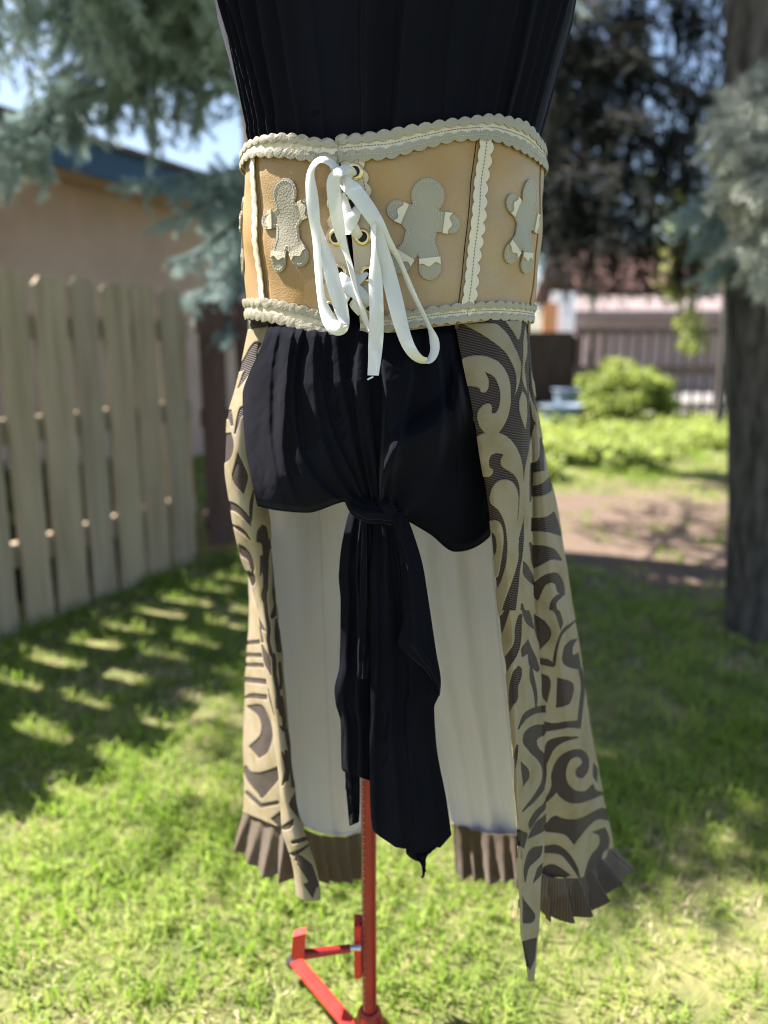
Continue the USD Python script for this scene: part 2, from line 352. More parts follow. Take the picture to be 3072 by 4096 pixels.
def gz(x, y):
    X, Y = np.asarray(x, float), np.asarray(y, float)
    Z = 0.035 * (meshkit.noise(np.stack([X * 1.3, Y * 1.3, X * 0], -1), 3) - 0.5) + 0.012 * (meshkit.noise(np.stack([X * 6, Y * 6, X * 0], -1), 5) - 0.5)
    return Z * np.exp(-np.maximum(0, np.hypot(X, Y - 4) - 9) / 4) - 0.01

# ------------------------------------------------------------------ grass
def blade_clump(seed, nb, rad, h0, h1, w, lean):
    r = np.random.default_rng(seed)
    vs, fs, b = [], [], 0
    for _ in range(nb):
        a, d = r.uniform(0, 6.283), rad * math.sqrt(r.uniform())
        p = np.array([d * math.cos(a), d * math.sin(a), -0.004])
        h, la, ln = r.uniform(h0, h1), r.uniform(0, 6.283), r.uniform(0.1, lean)
        dr = np.array([math.cos(la), math.sin(la), 0])
        fa = r.uniform(0, 6.283)
        sd = np.array([math.cos(fa), math.sin(fa), 0]) * w * r.uniform(0.7, 1.3)
        p1, p2 = p + dr * h * ln * 0.3 + [0, 0, h * 0.55], p + dr * h * ln + [0, 0, h * max(0.35, 1 - 0.45 * ln)]
        vs += [p - sd, p + sd, p1 - sd * 0.8, p1 + sd * 0.8, p2]
        fs += [(b, b + 1, b + 3), (b, b + 3, b + 2), (b + 2, b + 3, b + 4)]
        b += 5
    return np.array(vs), np.array(fs)

def leaf_clump(seed, nl, rad, h, lw):
    r = np.random.default_rng(seed)
    vs, fs, b = [], [], 0
    for _ in range(nl):
        p = r.normal(0, 1, 3); p /= np.linalg.norm(p); p *= rad * r.uniform(0.3, 1)
        p[2] = abs(p[2]) * h / rad
        u = r.normal(0, 1, 3); u /= np.linalg.norm(u)
        n = np.array([r.normal(0, .5), r.normal(0, .5), 1.0])
        s = np.cross(u, n); s /= np.linalg.norm(s)
        L = lw * r.uniform(0.7, 1.4)
        vs += [p, p + u * L * 0.5 + s * L * 0.3, p + u * L, p + u * L * 0.5 - s * L * 0.3]
        fs += [(b, b + 1, b + 2), (b, b + 2, b + 3)]
        b += 4
    return np.array(vs), np.array(fs)

def instancer(name, protos, P, S, idx, parent='/World', tilt=0.12, **tags):
    path = unique(parent, name)
    pi = UsdGeom.PointInstancer.Define(stage, path)
    targets = []
    for k, (nm, mesh, m) in enumerate(protos):
        q = f'{path}/prototypes/{nm}_{k:03d}'
        usdkit.mesh(stage, q, mesh, m).CreateDoubleSidedAttr(True)
        targets.append(q)
    pi.CreatePrototypesRel().SetTargets(targets)
    n = len(P)
    r = np.random.default_rng(n)
    az = r.uniform(0, 2 * np.pi, n)
    tx, ty = r.normal(0, tilt, n) / 2, r.normal(0, tilt, n) / 2
    qz = np.stack([np.cos(az / 2), 0 * az, 0 * az, np.sin(az / 2)], 1)
    qt = np.stack([np.ones(n), tx, ty, 0 * az], 1); qt /= np.linalg.norm(qt, axis=1, keepdims=True)
    w1, x1, y1, z1 = qt.T; w2, x2, y2, z2 = qz.T
    q = np.stack([w1*w2-x1*x2-y1*y2-z1*z2, w1*x2+x1*w2+y1*z2-z1*y2, w1*y2-x1*z2+y1*w2+z1*x2, w1*z2+x1*y2-y1*x2+z1*w2], 1)
    pi.CreatePositionsAttr(Vt.Vec3fArray.FromNumpy(np.asarray(P, np.float32)))
    pi.CreateScalesAttr(Vt.Vec3fArray.FromNumpy(np.repeat(np.asarray(S, np.float32)[:, None], 3, 1)))
    pi.CreateOrientationsAttr(Vt.QuathArray([Gf.Quath(float(a), float(b), float(c), float(d)) for a, b, c, d in q]))
    pi.CreateProtoIndicesAttr(Vt.IntArray.FromNumpy(np.asarray(idx, np.int32)))
    tag(pi.GetPrim(), **tags)
    return pi

# the left fence stands on this line; lawn keeps to our side of it
FENCE_A, FENCE_B = ground(-40, 2560)[:2], ground(800, 2225)[:2]
fdir = (FENCE_B - FENCE_A) / np.linalg.norm(FENCE_B - FENCE_A)
fnor = np.array([fdir[1], -fdir[0]])

def scatter_grass():
    P, S, I = [], [], []
    for (d0, d1, step, sc) in ((0.55, 1.9, 0.034, 1.0), (1.9, 3.4, 0.05, 1.15), (3.4, 6.5, 0.085, 1.5), (6.5, 13.0, 0.17, 2.4)):
        ys = np.arange(d0, d1, step)
        for y in ys:
            half = 0.62 * y + 0.35
            x = np.arange(-half, half, step)
            x = x + rng.uniform(-.5, .5, len(x)) * step
            yy = y + rng.uniform(-.5, .5, len(x)) * step
            keep = ((np.stack([x, yy], 1) - FENCE_A) @ fnor > 0.03) | (yy > 5)
            keep &= rng.uniform(0, 1, len(x)) > dirt_amount(x, yy) * 0.93
            clumpy = meshkit.fbm(np.stack([x * 3.2, yy * 3.2, 0 * x], -1), 3, 21)
            keep &= rng.uniform(0, 1, len(x)) < 0.45 + 1.0 * clumpy
            x, yy, cl = x[keep], yy[keep], clumpy[keep]
            P.append(np.stack([x, yy, gz(x, yy)], 1)); S.append(sc * rng.uniform(0.65, 1.25, len(x)) * (0.6 + 0.75 * cl))
            u = rng.uniform(0, 1, len(x)) + (cl - 0.5) * 0.9
            k = np.where(u < 0.13, 6, np.where(u < 0.56, 3, 0)) + rng.integers(0, 3, len(x))
            I.append(k)
    P, S, I = np.vstack(P), np.concatenate(S), np.concatenate(I)
    protos = [('grass_tuft', blade_clump(100 + k, 16, 0.034, 0.018, 0.062, 0.0017, 1.2), M['grass_green']) for k in range(3)]
    protos += [('grass_tuft', blade_clump(200 + k, 16, 0.034, 0.018, 0.055, 0.0017, 1.4), M['grass_yellow']) for k in range(3)]
    protos += [('dry_tuft', blade_clump(300 + k, 16, 0.036, 0.012, 0.035, 0.0016, 1.6), M['grass_dry']) for k in range(3)]
    instancer('grass', protos, P, S, I, label='green and yellowing grass blades over the lawn', category='grass', kind='stuff')
    return len(P)
scatter_grass()

def scatter_weeds():
    n = 1500
    y = rng.uniform(5.4, 9.6, n)
    x = rng.uniform(0.16, 0.62, n) * y
    keep = meshkit.fbm(np.stack([x * 1.2, y * 1.2, 0 * x], -1), 3, 4) + (y - 6.2) * 0.22 > 0.52
    x, y = x[keep], y[keep]
    protos = [('leaf_tuft', leaf_clump(400 + k, 70, 0.13, 0.15, 0.05), M['leaf_bright']) for k in range(3)]
    instancer('ground_cover', protos, np.stack([x, y, gz(x, y)], 1), rng.uniform(0.6, 1.5, len(x)), rng.integers(0, 3, len(x)), label='bright leafy ground cover before the far brown fence', category='ground cover', kind='stuff')
scatter_weeds()

# ------------------------------------------------------------------ the pale picket fence at the left
def picket(x, w, h, th, z0, r):
    """A board with rounded shoulders standing at x along the fence."""
    c = 0.028
    pts = [(x - w / 2, z0), (x + w / 2, z0), (x + w / 2, h - c), (x + w / 2 - c, h), (x - w / 2 + c, h), (x - w / 2, h - c)]
    m = trimesh.creation.extrude_polygon(Polygon(pts), th, engine='earcut')
    v = np.array(m.vertices)
    v = np.stack([v[:, 0], -v[:, 2], v[:, 1]], 1)     # x along, y towards us is negative
    v[:, 0] += (v[:, 2] - z0) * r.normal(0, 0.004)
    return v, np.array(m.faces)[:, ::-1]

fence = thing('picket_fence', 'pale weathered wooden board fence at the left in front of the stucco wall', 'fence', (*FENCE_A, 0))
r = np.random.default_rng(3)
flen = np.linalg.norm(FENCE_B - FENCE_A)
A3 = np.array([*FENCE_A, 0])
B_W, B_P = 0.130, 0.166
xb = -0.62
k = 0
while xb < flen - 0.05:
    w = B_W * r.uniform(0.90, 1.10)
    hgt = 1.225 + r.normal(0, 0.018)
    obj('board', rot_place(picket(xb, w, hgt, 0.019, -0.05, r), A3, fdir), M[f'fence_wood_{k % 3}'], fence)
    xb += B_P * r.uniform(0.97, 1.03)
    k += 1
for z in (0.22, 0.66, 1.02):
    obj('rail', rot_place(bevel_box(-0.7, flen, 0.004, 0.042, z, z + 0.088), A3, fdir), M['fence_wood_1'], fence)
# the boards behind the rails, staggered over the gaps in part
for x in (-0.6, flen - 0.05):
    obj('post', rot_place(bevel_box(x, x + 0.09, 0.045, 0.135, 0, 1.16), A3, fdir), M['fence_wood_2'], fence)

nw = 900
ws, wd = rng.uniform(-0.9, flen, nw), rng.uniform(0.36, 0.9, nw)
wp = FENCE_A + ws[:, None] * fdir - wd[:, None] * fnor
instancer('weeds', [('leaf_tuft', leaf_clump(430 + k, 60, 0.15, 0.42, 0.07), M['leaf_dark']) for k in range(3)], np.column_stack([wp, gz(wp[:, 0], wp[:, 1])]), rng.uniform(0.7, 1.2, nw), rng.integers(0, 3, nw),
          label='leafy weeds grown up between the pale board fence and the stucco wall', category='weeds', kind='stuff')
# brown gate that carries on behind the spruce
G0 = np.array([*FENCE_B, 0]) + np.array([0.03, 0.02, 0])
gate = thing('brown_gate', 'dark brown wooden gate between the pale fence and the dress', 'gate', G0)
gdir = np.array([0.95, 0.30])
for i in range(7):
    x = 0.01 + i * 0.165
    obj('board', rot_place(bevel_box(x, x + 0.118, -0.02, 0, 0.05, 1.19), G0, gdir), M['gate_brown'], gate)
for z in (0.12, 0.62, 1.05):
    obj('rail', rot_place(bevel_box(0, 1.14, 0.003, 0.04, z, z + 0.09), G0, gdir), M['gate_brown'], gate)

# ------------------------------------------------------------------ the stucco garage behind the fence
def at_wall(X, Y, p0, d):
    """Where the ray meets the vertical plane through p0 along d."""
    rr = ray(X, Y); n = np.array([d[1], -d[0], 0])
    return EYE + rr * (np.dot(p0 - EYE, n) / (rr @ n))
W0 = A3 - np.array([*fnor, 0]) * 2.1
garage = thing('stucco_garage', 'pinkish tan stucco garage with a blue fascia behind the pale fence', 'garage', W0)
eave = at_wall(180, 712, W0, fdir)[2]
wall_len = 5.0
obj('wall', rot_place(bevel_box(-2.5, wall_len, 0.0, 3.4, 0, eave), W0, fdir), M['stucco'], garage)
obj('fascia', rot_place(bevel_box(-2.8, wall_len + 0.3, -0.36, -0.32, eave + 0.002, eave + 0.20), W0, fdir), M['fascia_blue'], garage)
obj('soffit', rot_place(bevel_box(-2.8, wall_len + 0.3, -0.318, 0.05, eave + 0.003, eave + 0.02), W0, fdir), M['stucco'], garage)
rp = np.array([(-2.85, -0.40, eave + 0.203), (wall_len + 0.35, -0.40, eave + 0.203), (wall_len + 0.35, 1.7, eave + 0.72), (-2.85, 1.7, eave + 0.72), (wall_len + 0.35, 3.8, eave + 0.203), (-2.85, 3.8, eave + 0.203)])
rv = np.vstack([rp, rp + [0, 0, 0.04]])
rf = np.array([(0, 1, 2), (0, 2, 3), (3, 2, 4), (3, 4, 5), (6, 8, 7), (6, 9, 8), (9, 10, 8), (9, 11, 10), (0, 6, 7), (0, 7, 1), (5, 4, 10), (5, 10, 11), (0, 3, 9), (0, 9, 6), (3, 5, 11), (3, 11, 9), (1, 7, 8), (1, 8, 2), (2, 8, 10), (2, 10, 4)])
obj('roof', rot_place((rv, rf), W0, fdir), M['shingle'], garage)
gab = trimesh.creation.extrude_polygon(Polygon([(0.02, 0), (3.38, 0), (1.7, 0.56)]), 0.1, engine='earcut')
gvv = np.array(gab.vertices)
for xx in (-2.49, wall_len - 0.11):
    obj('gable', rot_place((np.stack([gvv[:, 2] + xx, gvv[:, 0], gvv[:, 1] + eave + 0.002], 1), np.array(gab.faces)), W0, fdir), M['stucco'], garage)

# ------------------------------------------------------------------ far brown fence at the right
def far_fence():
    p0 = ground(2170, 1690); p1 = ground(3100, 1672)
    p0[2] = p1[2] = 0
    d = (p1 - p0)[:2]; L = np.linalg.norm(d); d /= L
    fen = thing('far_fence', 'red brown baluster fence across the back of the yard at the right', 'fence', p0)
    obj('solid_panel', rot_place(bevel_box(-1.2, 0.36, -0.03, 0.02, 0.02, 1.16), p0, d), M['brown_fence'], fen)
    for z, h in ((1.13, 0.09), (0.60, 0.13), (0.13, 0.09)):
        obj('rail', rot_place(bevel_box(0.37, L + 1.0, -0.045, -0.005, z, z + h), p0, d), M['red_brown_fence'], fen)
    x = 0.43
    n = 0
    while x < L + 0.9:
        wide = n < 3
        w = 0.085 if wide else 0.036
        obj('baluster', rot_place(bevel_box(x, x + w, 0.0, 0.03, 0.03, 1.17 + (0.0 if wide else 0.01)), p0, d), M['red_brown_fence'] if wide else M['brown_fence'], fen)
        x += 0.168; n += 1
    x = 0.38
    while x < L + 1.0:
        obj('post', rot_place(bevel_box(x, x + 0.09, 0.032, 0.12, 0, 1.12), p0, d), M['brown_fence'], fen)
        x += 3.6
    return p0, d, L
FP, FD, FL = far_fence()

# what stands beyond it
yard = np.array([(-2, 10.9), (22, 11.6), (30, 34), (-6, 34)], float)
obj('driveway', (np.column_stack([yard, np.full(4, 0.05)]), np.array([(0, 1, 2), (0, 2, 3)])), M['concrete'], kind='structure', label='pale concrete driveway beyond the far brown fence', category='driveway')
def house(name, label, x0, x1, y0, y1, h, wall, roof, ridge, wins):
    t = thing(name, label, 'house', (x0, y0, 0.05))
    obj('wall', bevel_box(x0, x1, y0, y1, 0.05, h), wall, t)
    c = (y0 + y1) / 2
    e = 0.4
    pr = trimesh.creation.extrude_polygon(Polygon([(y0 - e, h + 0.01), (c, h + ridge), (y1 + e, h + 0.01), (y1 + e, h + 0.13), (c, h + ridge + 0.14), (y0 - e, h + 0.13)]), x1 - x0 + 2 * e, engine='earcut')
    v = np.array(pr.vertices)
    obj('roof', (np.stack([v[:, 2] + x0 - e, v[:, 0], v[:, 1]], 1), np.array(pr.faces)), roof, t)
    for (wx, wz, ww, wh) in wins:
        f = obj('window', joinm([bevel_box(wx - 0.06, wx + ww + 0.06, y0 - 0.05, y0 - 0.003, wz - 0.06, wz), bevel_box(wx - 0.06, wx + ww + 0.06, y0 - 0.05, y0 - 0.003, wz + wh, wz + wh + 0.06),
                                 bevel_box(wx - 0.06, wx - 0.001, y0 - 0.047, y0 - 0.004, wz + 0.001, wz + wh - 0.001), bevel_box(wx + ww + 0.001, wx + ww + 0.06, y0 - 0.047, y0 - 0.004, wz + 0.001, wz + wh - 0.001)]), M['white_wall'], t)
        obj('pane', bevel_box(wx + 0.002, wx + ww - 0.002, y0 - 0.03, y0 - 0.006, wz + 0.002, wz + wh - 0.002), M['glass_dark'], f)
house('neighbour_house', 'pale neighbour house with a red brown roof beyond the far fence', 6.2, 15.5, 24, 31, 2.5, M['pale_wall'], M['red_roof'], 1.7, [(7.6, 1.0, 1.3, 1.1), (10.6, 1.0, 1.3, 1.1)])
house('white_shed', 'small white shed low behind the balusters of the far fence', 4.2, 7.4, 16.5, 18.6, 1.55, M['pale_wall'], M['grey_roof'], 0.35, [])
t = thing('orange_door', 'orange wooden door panel leaning beyond the far fence near the dress', 'door panel', (*at(2195, 1350, 14.5)[:2], 0.05))
px = at(2195, 1350, 14.5)
for i in range(2):
    obj('panel', bevel_box(px[0] - 0.14 + i * 0.145, px[0] - 0.002 + i * 0.145, 14.5, 14.55, 0.06, 1.75), M['orange_wood'], t)
px = at(2250, 1290, 14.7)
t = thing('grey_door', 'narrow pale grey door panel beside the orange one beyond the fence', 'door panel', (px[0], 14.7, 0.05))
obj('leaf', bevel_box(px[0] - 0.22, px[0] + 0.22, 14.7, 14.75, 0.06, 1.95), M['white_wall'], t)
obj('handle', bevel_box(px[0] + 0.15, px[0] + 0.18, 14.66, 14.70, 0.9, 1.02), M['steel'], t)
# pale blue basins by the shrub
def basin(name, label, X, Y, depth, rx, hh):
    c = at(X, Y, depth)
    t = thing(name, label, 'basin', (c[0], depth, 0), group='blue basins by the shrub')
    prof = np.array([(0.0, 0.012), (rx * 0.8, 0.012), (rx * 0.96, hh - 0.02), (rx * 1.08, hh), (rx * 1.08, hh + 0.012), (rx * 0.93, hh - 0.004), (rx * 0.76, 0.03), (0.0, 0.03)])
    m = trimesh.creation.revolve(prof, sections=40)
    v = np.array(m.vertices) + [c[0], depth, c[2] - hh]
    obj('bowl', (v, np.array(m.faces)), M['basin_blue'], t, smooth=40)
    m = trimesh.creation.torus(rx * 1.06, 0.012, 36, 8)
    obj('rim', (np.array(m.vertices) + [c[0], depth, c[2] + 0.006], np.array(m.faces)), M['basin_blue'], t, smooth=True)
    return t
basin('plastic_basin', 'pale blue plastic basin on the grass left of the bright shrub', 2245, 1625, 9.2, 0.24, 0.18)
basin('plastic_basin', 'smaller grey blue basin behind the pale blue basin', 2270, 1560, 9.7, 0.17, 0.36)

# ------------------------------------------------------------------ conifers
def needles(nn, L, nl, w, seed, spread=(0.6, 1.25)):
    """A twig along +x: nn needles round a stem. Returns triangles (k, 3, 3)."""
    r = np.random.default_rng(seed)
    s = np.sort(r.uniform(0.03, 1.0, nn)) * L
    a = r.uniform(0, 2 * np.pi, nn)
    fw = r.uniform(*spread, nn) * np.where(s > 0.9 * L, 0.55, 1)
    d = np.stack([np.cos(fw), np.sin(fw) * np.cos(a), np.sin(fw) * np.sin(a)], 1)
    l = nl * r.uniform(0.75, 1.15, nn)
    p = np.stack([s, 0 * s, 0 * s], 1)
    sd = np.cross(d, r.normal(0, 1, (nn, 3))); sd /= np.linalg.norm(sd, axis=1, keepdims=True)
    n = np.stack([p - sd * w / 2, p + sd * w / 2, p + d * l[:, None]], 1)
    q = []
    for k in range(3):
        b0, b1 = k * 2.094, (k + 1) * 2.094
        q.append([(0, 0.0022 * math.cos(b0), 0.0022 * math.sin(b0)), (0, 0.0022 * math.cos(b1), 0.0022 * math.sin(b1)), (L, 0, 0)])
    return np.vstack([n, np.array(q)])

def frames(d, r):
    d = d / np.linalg.norm(d, axis=1, keepdims=True)
    u = np.cross(d, r.normal(0, 1, d.shape)); u /= np.linalg.norm(u, axis=1, keepdims=True)
    return np.stack([d, u, np.cross(d, u)], -1)

def place_twigs(protos, pos, dirs, sc, seed):
    r = np.random.default_rng(seed)
    pos, dirs, sc = np.asarray(pos), np.asarray(dirs), np.asarray(sc)
    R = frames(dirs, r) * sc[:, None, None]
    k = r.integers(0, len(protos), len(pos))
    out = []
    for i, T in enumerate(protos):
        m = k == i
        if m.any():
            out.append((np.einsum('nab,ktb->nkta', R[m], T) + pos[m][:, None, None]).reshape(-1, 3))
    v = np.vstack(out)
    return v, np.arange(len(v)).reshape(-1, 3)

def bough(path, side, step, droop, r, tw=0.10, dens=1.0):
    """Twigs of one limb: branchlets to both sides, shorter to the tip, each set with twigs."""
    p = poly(path, 60)
    s = np.r_[0, np.cumsum(np.linalg.norm(np.diff(p, axis=0), axis=1))]
    L = s[-1]
    pos, dr, sc = [], [], []
    for u in np.arange(0.12 * L, L, step):
        i = min(np.searchsorted(s, u), 58)
        f = p[i + 1] - p[i]; f /= np.linalg.norm(f)
        rt = np.cross(f, [0, 0, 1.0]); rt /= np.linalg.norm(rt) + 1e-9
        l = side * (1.08 - u / L) ** 0.7 * r.uniform(0.6, 1.15)
        for sg in (-1, 1):
            d = f * r.uniform(0.4, 0.8) + rt * sg * r.uniform(0.5, 1) + np.array([0, 0, r.normal(-droop, 0.3)])
            d /= np.linalg.norm(d)
            n = max(1, int(l / (tw * 0.5) * dens))
            for j in range(n):
                q = p[i] + d * l * (j + r.uniform(0.2, 0.8)) / n + np.array([0, 0, -droop * 0.4 * l * ((j + 0.5) / n) ** 2])
                e = d * 0.8 + r.normal(0, 0.5, 3) + np.array([0, 0, -droop * 0.3])
                pos.append(q); dr.append(e); sc.append(r.uniform(0.75, 1.25))
        pos.append(p[i]); dr.append(f + r.normal(0, 0.3, 3)); sc.append(1.0)
    pos.append(p[-1]); dr.append(p[-1] - p[-3]); sc.append(1.1)
    return pos, dr, sc

def trunk_mesh(base, h, r0, r1, seed, lean=(0, 0), flare=0.35):
    r = np.random.default_rng(seed)
    n, k = 60, 28
    z = np.linspace(0, 1, n) ** 1.3
    th = np.linspace(0, 2 * np.pi, k, endpoint=False)
    Z, T = np.meshgrid(z, th, indexing='ij')
    R = r0 + (r1 - r0) * Z + r0 * flare * np.exp(-Z * h / 0.22)
    R *= 1 + 0.10 * (meshkit.fbm(np.stack([np.cos(T) * 5, np.sin(T) * 5, Z * h * 2.0], -1), 4, seed) - 0.5) * 2
    v = np.stack([base[0] + lean[0] * Z * h + R * np.cos(T), base[1] + lean[1] * Z * h + R * np.sin(T), base[2] - 0.05 + Z * h], -1).reshape(-1, 3)
    i = np.arange(n - 1)[:, None] * k; j = np.arange(k)[None]
    q = np.stack([i + j, i + (j + 1) % k, i + k + (j + 1) % k, i + k + j], -1).reshape(-1, 4)
    return v, q

def conifer(name, label, base, h, r0, boughs, protos, m, seed, side, step, droop, tw=0.10, dens=1.0, lean=(0, 0), flare=0.35, bark='bark', limb=0.012, extra=None):
    r = np.random.default_rng(seed)
    t = thing(name, label, 'tree', base)
    obj('trunk', trunk_mesh(base, h, r0, 0.02, seed, lean, flare), M[bark], t, smooth=True)
    for grp, (lst, mm, kw) in enumerate([(boughs, m, {})] + (extra or [])):
        pos, dr, sc, limbs = [], [], [], []
        for b in lst:
            a = bough(b, kw.get('side', side), kw.get('step', step), droop, r, kw.get('tw', tw), kw.get('dens', dens))
            pos += a[0]; dr += a[1]; sc += a[2]
            p = poly(b, 14)
            limbs.append(tube(p, np.linspace(limb, 0.003, 14), 6))
        kk = kw.get('scale', 1.0)
        obj('crown', place_twigs(kw.get('protos', protos), pos, dr, np.array(sc) * kk, seed + grp), M[mm], t)
        for lm in limbs:
            obj('branch', lm, M['dead_twig'], t, smooth=True)
    return t

def pxpath(pts):
    return [at(x * D, y * D, d) for x, y, d in pts]

def whorls(base, h, z0, z1, n, rad, r, up=-0.12, gap=None):
    out = []
    for i in range(n):
        z = z0 + (z1 - z0) * (i + r.uniform(0, 1)) / n
        a = r.uniform(0, 2 * np.pi) if gap is None else r.uniform(*gap)
        L = rad * max(0.12, 1 - (z - z0) / (h - z0)) * r.uniform(0.75, 1.1)
        d = np.array([math.cos(a), math.sin(a), 0])
        b = np.array([base[0], base[1], z])
        out.append([b, b + d * L * 0.5 + [0, 0, up * L * 0.2], b + d * L + [0, 0, up * L]])
    return out

TW = [needles(110, 0.11, 0.027, 0.0042, 500 + k, (0.7, 1.35)) for k in range(4)]
TWB = [needles(60, 0.22, 0.045, 0.0075, 520 + k) for k in range(3)]
rs = np.random.default_rng(77)
SB = np.array([*at(600 * D, 1150 * D, 4.3)[:2], 0.0])
lower = [pxpath(b) for b in (
    [(560, 40, 4.2), (380, 30, 4.0), (230, 60, 3.7), (150, 140, 3.6)],
    [(560, 20, 4.3), (420, 10, 4.2), (300, 20, 4.1), (210, 90, 4.0)],
    [(560, 110, 4.2), (430, 130, 3.9), (340, 150, 3.7), (270, 190, 3.6)],
    [(420, 60, 4.1), (300, 110, 3.8), (190, 180, 3.6), (60, 240, 3.5), (-30, 330, 3.5)],
    [(300, 120, 3.8), (200, 200, 3.6), (90, 230, 3.5), (10, 300, 3.4)],
    [(200, 160, 3.7), (110, 220, 3.6), (40, 290, 3.5), (-40, 300, 3.5)],
    [(150, 200, 3.6), (90, 260, 3.5), (50, 330, 3.5)],
    [(560, -20, 4.2), (420, -40, 4.1), (300, -30, 3.9), (200, -10, 3.9)],
    [(560, 250, 4.2), (500, 170, 3.9), (420, 150, 3.7)],
    [(570, 330, 4.2), (500, 370, 3.8), (400, 385, 3.5), (300, 400, 3.4)],
    [(570, 380, 4.2), (490, 420, 3.8), (420, 450, 3.6), (360, 480, 3.5)],
    [(580, 440, 4.2), (510, 480, 3.9), (440, 540, 3.7), (400, 560, 3.6)],
    [(580, 500, 4.2), (520, 560, 3.9), (450, 630, 3.7), (410, 655, 3.6)],
    [(580, 540, 4.2), (530, 620, 3.8), (490, 690, 3.7), (485, 725, 3.6)],
    [(580, 420, 4.2), (530, 420, 3.9), (470, 400, 3.7)])]
hang = []
for (x, y, l, d) in ((335, 200, 110, 3.7), (250, 200, 60, 3.65), (180, 240, 60, 3.6), (300, 180, 50, 3.7), (100, 310, 60, 3.5), (30, 310, 70, 3.5), (440, 200, 60, 3.8), (390, 200, 50, 3.8)):
    hang.append(pxpath([(x, y - 30, d), (x - 5, y + l * 0.5, d), (x - 8, y + l, d)]))
crown_up = whorls(SB, 8.5, 2.35, 4.6, 46, 2.35, rs, gap=(math.radians(-145), math.radians(-84))) + whorls(SB, 8.5, 2.4, 3.6, 22, 2.3, rs, gap=(math.radians(-122), math.radians(-90))) + whorls(SB, 8.5, 2.5, 3.4, 6, 1.9, rs, gap=(math.radians(5), math.radians(60))) + whorls(SB, 8.5, 4.4, 8.0, 20, 1.2, rs, gap=(math.radians(120), math.radians(270)))
conifer('blue_spruce', 'big blue spruce with drooping boughs over the garage roof at the left', SB, 8.5, 0.16, lower, TW, 'spruce_blue', 41, 0.20, 0.058, 0.45, tw=0.085, dens=1.1,
        extra=[(hang, 'spruce_blue', {'side': 0.07, 'step': 0.03}), (crown_up, 'spruce_blue', {'side': 0.55, 'step': 0.14, 'tw': 0.2, 'dens': 0.8, 'protos': TWB, 'scale': 1.15})])

# shaded spruce standing behind at the right, thin and dark, sky through it
TWD = [needles(80, 0.14, 0.026, 0.0045, 560 + k) for k in range(4)]
DB = np.array([*at(1085 * D, 1010 * D, 6.6)[:2], 0.0])
rd = np.random.default_rng(5)
dark = []
for i in range(74):
    y0 = rd.uniform(-160, 600)
    x1 = rd.uniform(1230, 1600)
    dp = rd.uniform(5.2, 6.6)
    y1 = y0 + rd.uniform(-20, 130)
    if y1 > 655: y1 = 640
    dark.append(pxpath([(1085, y0 - 40, 6.6), ((1190 + x1) / 2, y0 - 10, dp * 0.5 + 3.3), (x1, y1, dp)]))
drops = []
for i in range(150):
    x, y = rd.uniform(1180, 1590), rd.uniform(-60, 540)
    l = rd.uniform(50, 130)
    drops.append(pxpath([(x, y, 6.0), (x + rd.uniform(-10, 10), y + l * .5, 6.0), (x + rd.uniform(-15, 15), y + l, 6.0)]))
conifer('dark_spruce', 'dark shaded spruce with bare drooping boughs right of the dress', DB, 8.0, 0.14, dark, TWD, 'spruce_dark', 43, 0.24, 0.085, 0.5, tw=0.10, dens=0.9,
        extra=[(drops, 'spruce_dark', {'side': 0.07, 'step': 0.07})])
# second trunk high at the right edge belongs to another tree
TB = np.array([*at(1690 * D, 1000 * D, 5.2)[:2], 0.0])
high = whorls(TB, 8.0, 2.6, 7.5, 22, 1.3, np.random.default_rng(9))
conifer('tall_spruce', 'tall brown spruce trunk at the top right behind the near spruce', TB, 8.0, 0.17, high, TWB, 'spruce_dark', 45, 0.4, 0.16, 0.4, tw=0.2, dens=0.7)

# near spruce whose trunk stands at the right edge
NB = np.array([*ground(1672 * D, 1360 * D)[:2], 0.0])
nd = NB[1]
near = [pxpath(b) for b in (
    [(1690, 120, nd), (1640, 190, nd - .15), (1600, 250, nd - .3), (1560, 300, nd - .4)],
    [(1700, 170, nd), (1660, 210, nd - .2), (1630, 270, nd - .35), (1590, 330, nd - .45)],
    [(1700, 230, nd), (1665, 290, nd - .25), (1640, 360, nd - .4), (1610, 400, nd - .5)],
    [(1700, 280, nd), (1660, 340, nd - .3), (1625, 420, nd - .45)],
    [(1700, 330, nd), (1670, 420, nd - .3), (1650, 510, nd - .5), (1640, 590, nd - .6)],
    [(1700, 400, nd), (1675, 470, nd - .3), (1660, 560, nd - .5)],
    [(1710, 200, nd), (1690, 300, nd - .4), (1680, 420, nd - .6)])]
shade = [pxpath(b) for b in (
    [(1690, 360, nd), (1620, 410, nd + .1), (1560, 440, nd + .2), (1500, 460, nd + .25)],
    [(1690, 400, nd), (1620, 450, nd + .1), (1560, 480, nd + .15), (1520, 520, nd + .2)],
    [(1690, 450, nd), (1630, 500, nd), (1580, 540, nd), (1560, 580, nd)],
    [(1690, 430, nd), (1620, 480, nd + .3), (1550, 560, nd + .4), (1530, 600, nd + .4)])]
rn = np.random.default_rng(15)
upper = whorls(NB, 7.5, 2.3, 7.0, 24, 1.3, rn, gap=(math.radians(-100), math.radians(40)))
TWN = [needles(100, 0.075, 0.030, 0.0028, 540 + k, (0.6, 1.3)) for k in range(4)]
conifer('blue_spruce', 'near blue spruce with a thick grey trunk at the right edge of the photo', NB, 7.5, 0.145, near, TWN, 'spruce_pale', 47, 0.11, 0.022, 0.25, tw=0.05, dens=1.2, limb=0.008, lean=(-0.11, 0.02), flare=0.1,
        extra=[(shade, 'spruce_blue', {'side': 0.10, 'step': 0.026}), (upper, 'spruce_blue', {'side': 0.45, 'step': 0.15, 'tw': 0.2, 'dens': 0.7, 'protos': TWB})])

